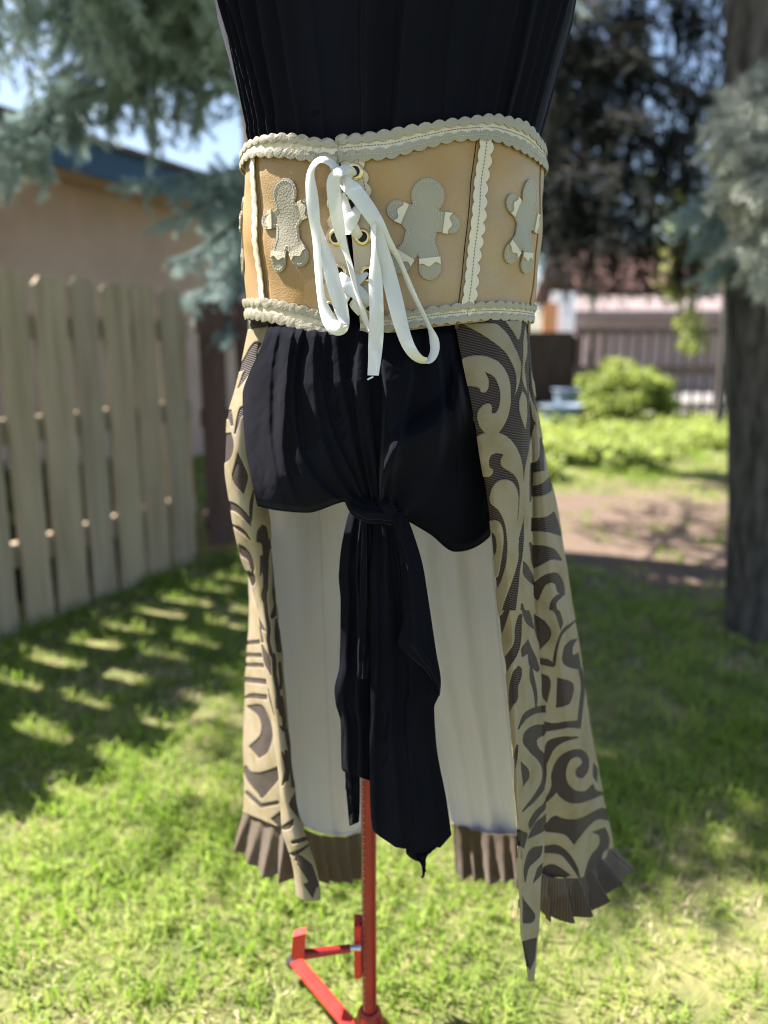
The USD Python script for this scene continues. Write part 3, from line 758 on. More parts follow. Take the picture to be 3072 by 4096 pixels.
# ------------------------------------------------------------------ broadleaf shrub and tree
def leaves(centres, rads, n, lw, seed, flat=0.8):
    r = np.random.default_rng(seed)
    w = np.array(rads) ** 2; k = r.choice(len(centres), n, p=w / w.sum())
    d = r.normal(0, 1, (n, 3)); d /= np.linalg.norm(d, axis=1, keepdims=True)
    p = np.asarray(centres)[k] + d * (np.asarray(rads)[k] * r.uniform(0.45, 1.05, n) ** 0.6)[:, None] * [1, 1, flat]
    u = r.normal(0, 1, (n, 3)); u[:, 2] -= 0.3; u /= np.linalg.norm(u, axis=1, keepdims=True)
    s = np.cross(u, r.normal(0, 0.5, (n, 3)) + d); s /= np.linalg.norm(s, axis=1, keepdims=True)
    L = (lw * r.uniform(0.6, 1.3, n))[:, None]
    v = np.stack([p, p + u * L * 0.5 + s * L * 0.28, p + u * L, p + u * L * 0.5 - s * L * 0.28], 1)
    f = (np.arange(n) * 4)[:, None] + np.array([[0, 1, 2, 0, 2, 3]])
    return v.reshape(-1, 3), f.reshape(-1, 3)
sc_ = [at(x * D, y * D, d) for x, y, d in ((1290, 850, 9.2), (1330, 825, 9.2), (1380, 830, 9.1), (1410, 850, 9.3), (1350, 800, 9.4), (1360, 870, 9.0), (1300, 880, 9.0), (1395, 815, 9.5), (1265, 825, 9.3), (1430, 830, 9.2), (1320, 790, 9.4), (1440, 872, 9.2))]
c0 = np.mean(sc_, axis=0); base = np.array([c0[0], c0[1], 0])
sh = thing('shrub', 'bright yellow green shrub in front of the far brown fence', 'shrub', base)
obj('foliage', leaves(sc_, [0.20, 0.22, 0.19, 0.2, 0.13, 0.21, 0.19, 0.14, 0.12, 0.13, 0.11, 0.15], 4600, 0.075, 61), M['leaf_bright'], sh)
for c in sc_:
    obj('stem', tube(np.array([base, base * 0.5 + c * 0.5 + [0, 0, -.1], c]), [0.012, 0.008, 0.004], 6), M['dead_twig'], sh, smooth=True)
lt = [(1450, 480, 8), (1480, 560, 8), (1440, 600, 8), (1500, 520, 8), (1470, 640, 8), (1520, 600, 8.2), (1440, 540, 8.3), (1410, 460, 8.2), (1490, 690, 8), (1500, 740, 7.9), (1400, 400, 8.3), (1470, 420, 8.1), (1540, 480, 8.2)]
lc = [at(x * D, y * D, d) for x, y, d in lt]
lb = np.array([*at(1545 * D, 1000 * D, 8.4)[:2], 0])
tr = thing('young_tree', 'small olive green broadleaf tree left of the near spruce', 'tree', lb)
obj('trunk', tube(np.array([lb - [0, 0, .05], lb + [-0.03, 0, 1.2], lb + [-0.15, 0, 2.4], lb + [-0.3, 0, 3.3]]), [0.05, 0.04, 0.03, 0.01], 10), M['bark'], tr, smooth=True)
for c in lc:
    obj('branch', tube(np.array([lb + [-0.15, 0, 2.2], (lb + [-0.2, 0, 2.6] + c) / 2 + [0, 0, 0.3], c]), [0.014, 0.009, 0.004], 6), M['dead_twig'], tr, smooth=True)
obj('crown', leaves(lc, [0.16] * len(lc), 1500, 0.065, 63), M['leaf_olive'], tr)
# ------------------------------------------------------------------ the body under the clothes: an ellipse at every height
YC = 0.87
def ell(z):
    z = np.asarray(z, float)
    a = np.interp(z, [0.90, 1.02, 1.10, 1.16, 1.21, 1.32, 1.45], [0.160, 0.1535, 0.1585, 0.1575, 0.1545, 0.182, 0.200])
    b = np.interp(z, [0.90, 1.02, 1.10, 1.21, 1.32, 1.45], [0.135, 0.125, 0.122, 0.120, 0.135, 0.140])
    cx = np.interp(z, [1.02, 1.21, 1.45], [0.0065, 0.0105, 0.011])
    return a, b, cx

def on_surf(X, Y, off=0.0, last=False):
    """(theta, z) where the photograph's ray meets the corset's surface."""
    X, Y = np.broadcast_arrays(np.asarray(X, float), np.asarray(Y, float))
    d = ray(X, Y)
    z = np.full(X.shape, 1.1)
    for _ in range(12):
        a, b, cx = ell(z); a = a + off; b = b + off
        A = (d[..., 0] / a) ** 2 + (d[..., 1] / b) ** 2
        B = -2 * (cx * d[..., 0] / a ** 2 + YC * d[..., 1] / b ** 2)
        C = (cx / a) ** 2 + (YC / b) ** 2 - 1
        t = (-B - np.sqrt(np.maximum(B * B - 4 * A * C, 0))) / (2 * A)
        z = EYE[2] + d[..., 2] * t
    p = EYE + d * t[..., None]
    return np.arctan2((p[..., 0] - cx) / a, (YC - p[..., 1]) / b), z

def surf(th, z, off=0.0):
    th, z, off = np.broadcast_arrays(np.asarray(th, float), np.asarray(z, float), np.asarray(off, float))
    a, b, cx = ell(z)
    w = 0.0022 * (meshkit.fbm(np.stack([th * 3.2, z * 22, 0 * th + 3], -1), 3, 12) - 0.5) + 0.0016 * np.sin(th * 7 + z * 40) * np.sin(z * 55)
    n = np.stack([np.sin(th) / a, -np.cos(th) / b, 0 * th], -1)
    n /= np.linalg.norm(n, axis=-1, keepdims=True)
    return np.stack([cx + a * np.sin(th), YC - b * np.cos(th), z], -1) + n * (off + w)[..., None]

def arc(th, z=1.1):
    a, b, _ = ell(z)
    t = np.linspace(-np.pi, np.pi * 1.5, 4000)
    s = np.r_[0, np.cumsum(np.hypot(a * np.cos(t[:-1]), b * np.sin(t[:-1])) * np.diff(t))]
    return np.interp(th, t, s)
def arc_inv(s, z=1.1):
    a, b, _ = ell(z)
    t = np.linspace(-np.pi, np.pi * 1.5, 4000)
    q = np.r_[0, np.cumsum(np.hypot(a * np.cos(t[:-1]), b * np.sin(t[:-1])) * np.diff(t))]
    return np.interp(s, q, t)

def zcurve(pts):
    """z as a function of theta along a line traced on the 1659-pixel view."""
    p = np.array(pts, float) * D
    th, z = on_surf(p[:, 0], p[:, 1])
    o = np.argsort(th); th, z = th[o], z[o]
    keep = np.r_[True, np.diff(th) > 1e-3]
    f = PchipInterpolator(th[keep], z[keep])
    lo, hi = th[keep][0], th[keep][-1]
    return lambda t: f(np.clip(t, lo, hi))
def tcurve(pts):
    """theta as a function of z."""
    p = np.array(pts, float) * D
    th, z = on_surf(p[:, 0], p[:, 1])
    o = np.argsort(z); th, z = th[o], z[o]
    f = PchipInterpolator(z, th)
    return lambda q: f(np.clip(q, z[0], z[-1]))

TOP_R = zcurve([(731, 292), (760, 290), (830, 281), (900, 268), (1000, 253), (1080, 248), (1125, 260), (1150, 280), (1163, 300)])
BOT_R = zcurve([(731, 354), (760, 352), (830, 349), (900, 329), (1000, 307), (1060, 309), (1120, 330), (1150, 346), (1163, 356)])
TOP_L = zcurve([(736, 304), (690, 299), (640, 290), (600, 290), (560, 298), (542, 308), (533, 322)])
BOT_L = zcurve([(736, 360), (700, 354), (667, 351), (623, 345), (584, 344), (558, 343), (535, 357)])
LTOP_R = zcurve([(776, 690), (828, 677), (875, 671), (925, 662), (989, 654), (1083, 650), (1136, 656)])
LBOT_R = zcurve([(776, 724), (828, 720), (907, 708), (975, 700), (1054, 693), (1136, 697)])
LTOP_L = zcurve([(745, 682), (697, 671), (681, 666), (631, 654), (595, 646), (574, 644), (545, 644)])
LBOT_L = zcurve([(745, 735), (717, 731), (697, 727), (652, 714), (607, 702), (574, 695), (541, 689)])
EDGE_L = tcurve([(732, 292), (734, 360), (739, 400), (748, 500), (757, 575), (754, 630), (742, 690), (722, 735)])
EDGE_R = tcurve([(731, 288), (736, 350), (748, 400), (760, 500), (766, 580), (774, 640), (779, 730)])
SEAM_R = tcurve([(1030, 300), (1027, 330), (1018, 400), (1009, 500), (1000, 580), (991, 660)])
SEAM_L = tcurve([(557, 340), (558, 355), (560, 440), (562, 500), (566, 560), (576, 645)])
T0 = float(EDGE_L(1.12))

corset = thing('corset', 'tan leather lace up corset with scalloped trims and gingerbread figures', 'corset', (0, YC, 1.0))
zs_full = lambda zt, zb, n: zb + (zt - zb) * np.linspace(0, 1, n)
def panel(tl, tr, top, bot, n=60, m=80, off=0.0, label=None):
    """Leather between two seams (theta of z) and two edges (z of theta)."""
    v = np.linspace(0, 1, n)[:, None]; u = np.linspace(0, 1, m)[None]
    th = np.full((n, m), 0.0); z = np.full((n, m), 1.1)
    for _ in range(6):
        th = tl(z) * (1 - u) + tr(z) * u
        z = bot(th) * (1 - v) + top(th) * v
    e = np.minimum(u, 1 - u) * np.ones_like(z)
    puff = 0.0012 * np.minimum(1, e * 14) - 0.0012
    obj('panel', sheet(surf(th, z, off + puff), 0.0018, toward=None if abs(T0) < 9 else None), M['tan_leather'], corset, smooth=True, label=label)
mid = lambda f, g, k: (lambda t: f(t) * (1 - k) + g(t) * k)
tRt, tRb = mid(TOP_R, BOT_R, .3), mid(LTOP_R, LBOT_R, 1.05)
tLt, tLb = mid(TOP_L, BOT_L, .3), mid(LTOP_L, LBOT_L, .9)
gap_ = 0.004
panel(lambda z: EDGE_R(z), lambda z: SEAM_R(z) - gap_, tRt, tRb)
panel(lambda z: SEAM_R(z) + gap_, lambda z: SEAM_R(z) + 0.80, tRt, tRb)
panel(lambda z: SEAM_L(z) + gap_, lambda z: EDGE_L(z), tLt, tLb)
panel(lambda z: SEAM_L(z) - 0.80, lambda z: SEAM_L(z) - gap_, tLt, tLb)
bk0, bk1 = (lambda z: SEAM_R(z) + 0.808), (lambda z: SEAM_L(z) - 0.808 + 2 * np.pi)
def back_panel():
    v = np.linspace(0, 1, 40)[:, None]; u = np.linspace(0, 1, 70)[None]
    z = 1.012 + (1.205 - 1.012) * v + 0 * u
    th = bk0(z) * (1 - u) + bk1(z) * u
    P = surf(th, z)
    obj('panel', sheet(P, 0.0018, toward=np.array([0, 5.0, 1.1])), M['tan_leather'], corset, smooth=True)
back_panel()
for sm in (SEAM_R, SEAM_L):      # dark groove in the seams
    z = np.linspace(1.015, 1.205, 60)[:, None]
    th = sm(z) + np.array([[-0.012, 0.012]])
    obj('seam', sheet(surf(th, z + 0 * th, -0.0022), 0.0008), M['dark_seam'], corset, smooth=True)

def scallop(s, wl, kind):
    c = np.abs(np.sin(np.pi * s / wl))
    return c ** 0.8 if kind == 'round' else 1 - c
def trim(name, zt, zb, t0, t1, off, material, at_, ab_, wl=0.0125, kt='round', kb='round', th=0.0013, ph=0.0, rag=0.0003, m=None):
    L = arc(t1) - arc(t0)
    n = m or int(L / 0.0009)
    s = np.linspace(0, L, n)
    t = arc_inv(arc(t0) + s)
    rg = meshkit.noise(np.stack([s * 900, 0 * s, 0 * s + ph * 9], -1), 5) - 0.5
    wob = 0.0007 * (meshkit.noise(np.stack([s * 60, 0 * s, 0 * s + 3], -1), 8) - 0.5)
    a = zt(t) - at_ * (1 - scallop(s + ph, wl, kt)) + rg * rag + wob
    b = zb(t) + ab_ * (1 - scallop(s + ph + (0.5 * wl if kt != kb else 0), wl, kb)) + rg[::-1] * rag + wob
    v = np.linspace(0, 1, 9)[:, None]
    z = b[None] * (1 - v) + a[None] * v
    puff = off - 0.0004 * (2 * v - 1) ** 2 + 0.0006 * (meshkit.noise(np.stack([t * 40 + 0 * v, z * 200, 0 * z], -1), 2) - 0.5)
    return obj(name, sheet(surf(t[None] + 0 * z, z, puff), th), material, corset, smooth=True)

def stitches(name, pts, parent, material, r=0.00032):
    """pts (k, 3): a line of thread dashes."""
    p = np.asarray(pts)
    s = np.r_[0, np.cumsum(np.linalg.norm(np.diff(p, axis=0), axis=1))]
    ms = []
    for a in np.arange(0.0006, s[-1] - 0.002, 0.0031):
        q = np.stack([np.interp([a, a + 0.001, a + 0.0021], s, p[:, k]) for k in range(3)], 1)
        ms.append(tube(q, [r * .6, r, r * .6], 5))
    obj(name, joinm(ms), material, parent, smooth=True, kind='stuff')

for zt, zb, t0, t1, sd in ((TOP_R, BOT_R, float(EDGE_R(1.2)) - 0.01, T0 + np.pi, 1), (TOP_L, BOT_L, T0 - np.pi, float(EDGE_L(1.2)) + 0.004, 0)):
    trim('cream_strip', mid(zt, zb, .20), mid(zt, zb, .76), t0, t1, 0.0022, M['cream_leather'], 0.001, 0.001)
    trim('scalloped_trim', zt, mid(zt, zb, .385), t0, t1, 0.0037, M['grey_leather'], 0.0027, 0.0024)
    trim('scalloped_trim', mid(zt, zb, .575), zb, t0, t1, 0.0039, M['grey_leather'], 0.0024, 0.0027, ph=0.003)
    tt = np.linspace(t0 + 0.03, t1 - 0.03, 400)
    stitches('stitching', surf(tt, mid(zt, zb, .485)(tt), 0.0028), corset, M['thread_dark'])
    stitches('stitching', surf(tt, mid(zt, zb, .78)(tt), 0.0043), corset, M['thread_light'])
for zt, zb, t0, t1 in ((LTOP_R, LBOT_R, float(EDGE_R(1.015)), T0 + np.pi), (LTOP_L, LBOT_L, T0 - np.pi, float(EDGE_L(1.006)) - 0.01)):
    trim('cream_strip', mid(zt, zb, .22), mid(zt, zb, .78), t0, t1, 0.0022, M['cream_leather'], 0.001, 0.001)
    trim('scalloped_trim', zt, mid(zt, zb, .39), t0, t1, 0.0037, M['grey_leather'], 0.0026, 0.0023)
    trim('scalloped_trim', mid(zt, zb, .59), zb, t0, t1, 0.0039, M['grey_leather'], 0.0023, 0.0026, ph=0.004)
    tt = np.linspace(t0 + 0.03, t1 - 0.03, 400)
    stitches('stitching', surf(tt, mid(zt, zb, .49)(tt), 0.0028), corset, M['thread_dark'])
    stitches('stitching', surf(tt, mid(zt, zb, .22)(tt), 0.0043), corset, M['thread_light'])

def upright(name, fl, fr, z0, z1, off, material, sl, sr, wl=0.0120, th=0.0014):
    """A strip along a seam: left and right edges are theta of z, scalloped by sl, sr metres."""
    n = 220
    z = np.linspace(z0, z1, n)
    a, b, _ = ell(z)
    tl, tr = fl(z), fr(z)
    k = 1 / np.hypot(a * np.cos((tl + tr) / 2), b * np.sin((tl + tr) / 2))
    l = tl + sl * k * (1 - scallop(z - z0, wl, 'round'))
    r_ = tr - sr * k * (1 - scallop(z - z0 + wl / 2 * (sl > 0), wl, 'round'))
    u = np.linspace(0, 1, 10)[None]
    t = l[:, None] * (1 - u) + r_[:, None] * u
    return obj(name, sheet(surf(t, z[:, None] + 0 * t, off - 0.0005 * (2 * u - 1) ** 2), th), material, corset, smooth=True)

wid = lambda f, z, w: f(z) + w / np.hypot(ell(z)[0] * np.cos(f(z)), ell(z)[1] * np.sin(f(z)))
upright('seam_strip', lambda z: wid(SEAM_R, z, 0.0015), lambda z: wid(SEAM_R, z, 0.0172), 1.022, 1.196, 0.0030, M['cream_leather'], 0.0016, 0.0036)
upright('seam_strip', lambda z: wid(SEAM_L, z, -0.0105), lambda z: wid(SEAM_L, z, -0.0012), 1.022, 1.185, 0.0030, M['cream_leather'], 0.0022, 0.0012)
zz = np.linspace(1.026, 1.19, 120)
stitches('stitching', surf(wid(SEAM_R, zz, 0.0085), zz, 0.0034), corset, M['thread_dark'])
upright('lacing_strip', lambda z: EDGE_R(z) + 0.001, lambda z: wid(EDGE_R, z, 0.0225), 1.012, 1.176, 0.0026, M['beige_leather'], 0.0, 0.0034)
LEFT_LACE = tcurve([(713, 350), (711, 464), (704, 530), (699, 620), (697, 700)])
upright('lacing_strip', LEFT_LACE, lambda z: EDGE_L(z) - 0.001, 1.010, 1.172, 0.0026, M['beige_leather'], 0.0034, 0.0)
stitches('stitching', surf(wid(EDGE_R, zz[:105], 0.0172), zz[:105], 0.0031), corset, M['thread_dark'])

# brass eyelets
def eyelet(X, Y):
    t, z = on_surf(X * D, Y * D, 0.003)
    c = surf(t, z, 0.0034)
    n = surf(t, z, 0.01) - surf(t, z, 0.0); n /= np.linalg.norm(n)
    prof = np.array([(0.0036, -0.0030), (0.0040, 0.0), (0.0047, 0.0011), (0.0058, 0.0013), (0.0070, 0.0009), (0.0077, 0.0), (0.0077, -0.0006), (0.0050, -0.0004), (0.0036, -0.0030)])
    m = trimesh.creation.revolve(prof, sections=40)
    a = np.cross([0, 0, 1.0], n); a /= np.linalg.norm(a)
    R = np.stack([a, np.cross(n, a), n], 1)
    e = obj('eyelet', (np.array(m.vertices) @ R.T + c, np.array(m.faces)), M['brass'], corset, smooth=35)
    th = np.linspace(0, 2 * np.pi, 25)[:-1]
    v = np.vstack([[0, 0, 0], np.stack([0.0039 * np.cos(th), 0.0039 * np.sin(th), 0 * th], 1)])
    f = np.array([(0, i + 1, (i + 1) % 24 + 1) for i in range(24)])
    obj('hole', ((v + [0, 0, 0.0002]) @ R.T + c - 0.0006 * n, f), M['dark_form'], e)
EY = [(767, 371), (762, 440), (783, 512), (794, 592), (800, 662), (723, 441), (726, 513), (732, 589), (713, 668)]
for e in EY:
    eyelet(*e)

# gingerbread figures cut from grey leather
def shape_figure():
    mm = lambda *a: [(x, y) for x, y in a]
    head = Point(4, 29.5).buffer(15)
    torso = Polygon(mm((-12, 16), (17, 14), (13, 2), (11.5, -10), (13, -24), (-3, -24), (-3.6, -21), (-5, -24), (-19, -20), (-17, -8), (-15, 0), (-20, 6)))
    cap = lambda p, q, r0, r1: unary_union([Point(p).buffer(r0), Point(q).buffer(r1)]).convex_hull
    arms = [cap((8, 9), (27, 6), 9, 8), cap((-6, 10), (-24.5, 17), 9, 8.4)]
    legs = [cap((6, -18), (8, -34), 8, 10), cap((-11, -16), (-19.6, -28.7), 8, 9.8)]
    crotch = Polygon(mm((-5.5, -26), (-4, -19.5), (-2.2, -26), (-4, -45)))
    g = unary_union([head, torso] + arms + legs).buffer(-1.5).buffer(3).buffer(-1.5)
    return g.difference(crotch).buffer(0.4).simplify(0.15)
def lace_cuff(p, ang, w, d=6.2):
    """A cuff across a limb at p with a wavy edge on its outer side; ang points outward."""
    x = np.linspace(-w / 2, w / 2, 25)
    e = d + 1.6 * np.cos(2 * np.pi * x / w * 1.5 + 0.6)
    pts = [(0, -w / 2)] + [(a, b) for a, b in zip(e, x)] + [(0, w / 2)]
    c, s = math.cos(ang), math.sin(ang)
    return Polygon([(p[0] + c * a - s * b, p[1] + s * a + c * b) for a, b in pts])
FIG = shape_figure()
CUFFS = [lace_cuff((19.5, 7.0), -0.1, 18.5), lace_cuff((-17, 13.5), 2.74, 18.5), lace_cuff((7.0, -24.5), -1.45, 20), lace_cuff((-15.2, -22), -2.1, 19)]
def on_leather(poly_, tc, zc, off, th, sc=1.0, mirror=False, edge=0.0035):
    """The flat cut-out (mm) bent onto the corset at (tc, zc)."""
    m = trimesh.creation.extrude_polygon(poly_, th * 1000, engine='earcut')
    v, f = trimesh.remesh.subdivide_to_size(np.array(m.vertices), np.array(m.faces), edge * 1000, max_iter=12)
    x, y, w = v[:, 0] * 0.001 * sc, v[:, 1] * 0.001 * sc, v[:, 2] * 0.001
    if mirror:
        x = -x; f = f[:, ::-1]
    a0 = arc(tc)
    t = arc_inv(a0 + x)
    pl = shapely.prepare(poly_)
    return surf(t, zc + y, off + w), f
def figure(tc, zc, mirror, sc=1.0, rot=0.0):
    from shapely import affinity
    R = lambda g: affinity.rotate(g, rot, origin=(0, 0))
    fg = obj('figure_applique', on_leather(R(FIG), tc, zc, 0.0006, 0.0017, sc, mirror), M['grey_leather'], corset, smooth=40)
    for c in CUFFS:
        obj('cuff', on_leather(R(c).intersection(R(FIG).buffer(1.2)), tc, zc, 0.0024, 0.0012, sc, mirror), M['cream_leather'], fg, smooth=40)
    ring = R(FIG.buffer(-2.6)).exterior
    q = np.array([ring.interpolate(s).coords[0] for s in np.linspace(0, ring.length, 400)]) * 0.001 * sc
    t = arc_inv(arc(tc) + (-q[:, 0] if mirror else q[:, 0]))
    stitches('stitching', surf(t, zc + q[:, 1], 0.0026), fg, M['thread_light'], 0.0003)
tcs, zcs = on_surf(np.array([1690, 1146, 2100]), np.array([921, 905, 905]))
figure(tcs[0], zcs[0], False)
figure(tcs[1] + 0.0, zcs[1], True, 0.96, 4)
figure(tcs[2], zcs[2], False, 0.99, -4)
figure(tcs[1] - 0.88, zcs[1], True, 0.97)
figure(tcs[2] + 0.95, zcs[2], False, 0.97)

# ------------------------------------------------------------------ satin ribbon
def ribbon_mesh(pts, W=None, n=120, th=0.0005, back=0.0):
    """pts: (X, Y, off, w) on the full photograph; w is the seen width in pixels, off metres before the corset; a strand narrower than it is wide is turned edge on."""
    p = crv(pts, n)
    base_t, base_z = on_surf(p[:, 0], p[:, 1])
    B = surf(base_t, base_z, 0)
    dep = B[:, 1].copy()
    hang = p[:, 1] > 1335                 # below the corset the ribbon hangs free
    dep = np.where(hang, np.minimum(dep, 0.752), dep)
    dep = dep - p[:, 2]
    C = at(p[:, 0], p[:, 1], dep)
    tan = np.gradient(p[:, :2], axis=0); tan /= np.linalg.norm(tan, axis=1, keepdims=True) + 1e-9
    px = np.stack([-tan[:, 1], tan[:, 0]], 1)
    mpp = dep / F / CP
    w = np.clip(np.abs(p[:, 3]), 6, 60) * mpp
    full = (W or 54) * np.mean(mpp)
    dd = np.sqrt(np.maximum(full ** 2 - w ** 2, 0)) * 0.6
    side = px[:, :1] * w[:, None] * np.array([1.0, 0, 0]) - px[:, 1:2] * w[:, None] * UPV + dd[:, None] * FWD
    u = np.linspace(-0.5, 0.5, 9)
    T = np.gradient(C, axis=0); T /= np.linalg.norm(T, axis=1, keepdims=True)
    N = np.cross(T, side); N /= np.linalg.norm(N, axis=1, keepdims=True) + 1e-9
    N *= np.sign((N @ -FWD))[:, None]
    P = C[:, None] + side[:, None] * u[None, :, None] - N[:, None] * (0.0009 * (4 * u ** 2))[None, :, None] * 1.0
    return sheet(P, th)
z2 = lambda u, v: (1200 + u / 2.107, 550 + v / 2.107)
def zz2(rows):
    return [(*z2(u, v), o, w / 2.107) for u, v, o, w in rows]
rib = thing('satin_ribbon', 'white satin ribbon threaded through the corset eyelets with loops hanging down', 'ribbon', (0, 0.74, 1.1))
R1 = zz2([(330, 262, .010, 60), (285, 225, .014, 70), (230, 185, .018, 75), (165, 180, .021, 70), (110, 225, .022, 62), (80, 310, .021, 66), (92, 450, .020, 92), (112, 640, .019, 94), (132, 830, .018, 72), (142, 1000, .017, 66), (155, 1200, .016, 62), (180, 1380, .017, 70), (235, 1520, .020, 110), (300, 1605, .024, 110), (355, 1610, .026, 85), (385, 1570, .024, 60)])
obj('loop', ribbon_mesh(R1), M['satin'], rib, smooth=True)
R1b = zz2([(395, 1590, .0255, 40), (375, 1530, .021, 86), (335, 1400, .019, 118), (290, 1250, .018, 118), (250, 1080, .016, 112), (215, 940, .014, 84), (180, 800, .012, 50), (155, 690, .011, 26)])
obj('loop', ribbon_mesh(R1b), M['satin'], rib, smooth=True)
R2 = zz2([(448, 322, .008, 70), (420, 285, .013, 100), (375, 268, .018, 95), (325, 285, .022, 90), (285, 330, .023, 98), (280, 440, .021, 106), (295, 570, .019, 106), (318, 720, .016, 96), (345, 850, .014, 70), (385, 980, .013, 40), (425, 1120, .013, 38), (455, 1250, .014, 30), (485, 1370, .014, 30), (520, 1470, .014, 44), (550, 1560, .013, 40), (572, 1640, .012, 16)])
obj('loop', ribbon_mesh(R2), M['satin'], rib, smooth=True)
R3 = zz2([(345, 335, .013, 60), (385, 385, .017, 100), (450, 440, .018, 130), (530, 540, .019, 130), (600, 640, .019, 120), (660, 740, .018, 100), (720, 850, .016, 66), (780, 950, .015, 40), (830, 1040, .014, 26), (880, 1160, .014, 30), (930, 1280, .015, 34), (985, 1400, .016, 26), (1040, 1510, .018, 22), (1085, 1610, .021, 26), (1122, 1700, .024, 66), (1130, 1790, .026, 70), (1100, 1860, .027, 62), (1060, 1885, .027, 30)])
obj('loop', ribbon_mesh(R3), M['satin'], rib, smooth=True)
R4 = zz2([(600, 735, .0165, 30), (640, 800, .0165, 80), (690, 960, .017, 116), (740, 1130, .018, 122), (785, 1300, .020, 124), (825, 1470, .022, 124), (860, 1610, .024, 110), (905, 1740, .026, 96), (960, 1830, .028, 76), (1020, 1878, .028, 50), (1075, 1885, .0275, 34)])
obj('loop', ribbon_mesh(R4), M['satin'], rib, smooth=True)
R5 = zz2([(612, 740, .0205, 40), (610, 850, .021, 36), (615, 960, .0215, 40), (628, 1110, .022, 90), (638, 1280, .023, 112), (645, 1480, .025, 114), (640, 1680, .026, 120), (628, 1850, .027, 108), (612, 2005, .027, 92)])
obj('loose_end', ribbon_mesh(R5), M['satin'], rib, smooth=True)
R6 = zz2([(612, 2012, .028, 8), (585, 2025, .027, 12), (565, 2036, .027, 14)])
obj('frayed_thread', ribbon_mesh(R6, W=14), M['satin'], rib, smooth=True)
for nm, rows in (('crossing', [(345, 480, .006, 40), (372, 580, .008, 80), (405, 690, .009, 96), (455, 780, .009, 80), (505, 850, .0035, 60)]),
                 ('crossing', [(500, 560, .006, 60), (455, 640, .0105, 100), (415, 730, .0105, 104), (385, 820, .009, 50)]),
                 ('crossing', [(320, 1150, .004, 50), (370, 1215, .010, 110), (440, 1270, .011, 116), (520, 1340, .011, 116), (580, 1420, .006, 80)]),
                 ('crossing', [(560, 1130, .004, 44), (505, 1175, .0075, 84), (440, 1240, .0075, 90), (385, 1330, .007, 80), (350, 1420, .004, 50)]),
                 ('crossing', [(430, 1380, .006, 60), (470, 1420, .007, 80), (520, 1470, .006, 80)])):
    obj(nm, ribbon_mesh(zz2(rows)), M['satin'], rib, smooth=True)
t_, z_ = on_surf(*z2(395, 345))
kn = trimesh.creation.icosphere(3, 1.0)
kv = np.array(kn.vertices); kv = kv * (1 + 0.18 * np.sin(kv[:, :1] * 6 + kv[:, 2:] * 4)) * [0.0085, 0.005, 0.0075]
obj('knot', (kv + surf(t_, z_, 0.009), np.array(kn.faces)), M['satin'], rib, smooth=True)

# ------------------------------------------------------------------ the dress form and its stand
PX = -0.0195
stand = thing('dress_form', 'dress form on a red metal pole stand under the black dress', 'dress form', (PX, YC, 0))
obj('pole', tube(np.array([(PX, YC, 0.05), (PX, YC, 0.5), (PX, YC, 1.05)]), 0.0096, 20), M['red_paint'], stand, smooth=40)
marks = []
for i in range(170):
    z = 0.10 + i * 0.005
    w = 0.0042 if i % 2 == 0 else 0.0026
    a0 = -2.62
    th = np.linspace(a0, a0 + w / 0.0096, 5)
    for dz in (0,):
        ring = np.stack([PX + 0.00985 * np.cos(th), YC + 0.00985 * np.sin(th)], 1)
        vv = np.vstack([np.column_stack([ring, np.full(5, z)]), np.column_stack([ring, np.full(5, z + 0.0011)])])
        marks.append((vv, grid_faces(2, 5)))
obj('scale_marks', joinm(marks), M['white_print'], stand, kind='stuff')
hub = trimesh.creation.revolve(np.array([(0, 0.030), (0.030, 0.030), (0.034, 0.036), (0.034, 0.080), (0.026, 0.094), (0.018, 0.100), (0.0165, 0.118), (0.0125, 0.124), (0, 0.124)]), sections=36)
obj('hub', (np.array(hub.vertices) + [PX, YC, 0], np.array(hub.faces)), M['red_paint'], stand, smooth=35)
foot = ground(1180, 3870)
ft = [np.array([foot[0], foot[1], 0.012])]
v0 = ft[0][:2] - np.array([PX, YC]); r_leg = np.linalg.norm(v0); a_leg = math.atan2(v0[1], v0[0])
for k in range(3):
    a = a_leg + k * 2 * math.pi / 3
    p1 = np.array([PX + r_leg * math.cos(a), YC + r_leg * math.sin(a), 0.014])
    p0 = np.array([PX + 0.02 * math.cos(a), YC + 0.02 * math.sin(a), 0.056])
    c = math.cos(a + math.pi / 2), math.sin(a + math.pi / 2)
    sd = np.array([c[0], c[1], 0]) * 0.0105
    tt = (p1 - p0) / np.linalg.norm(p1 - p0)
    up_ = np.cross(sd / 0.0105, tt); up_ *= 0.004 * np.sign(up_[2])
    vv, ff = tube(np.array([p0, (p0 + p1) / 2, p1]), 1.0, 8)
    ring = []
    for p in (p0, (p0 + p1) / 2, p1):
        for (s1, s2) in ((-1, -.5), (-1, .5), (-.8, 1), (.8, 1), (1, .5), (1, -.5), (.8, -1), (-.8, -1)):
            ring.append(p + sd * s1 + up_ * s2)
    ring += [p0, p1]
    lg = obj('leg', (np.array(ring), ff), M['red_plastic'], stand, smooth=30)
    cap = trimesh.creation.icosphere(2, 1.0)
    obj('rubber_foot', (np.array(cap.vertices) * [0.015, 0.015, 0.010] + p1 + [0, 0, -0.002], np.array(cap.faces)), M['dark_form'], lg, smooth=True)
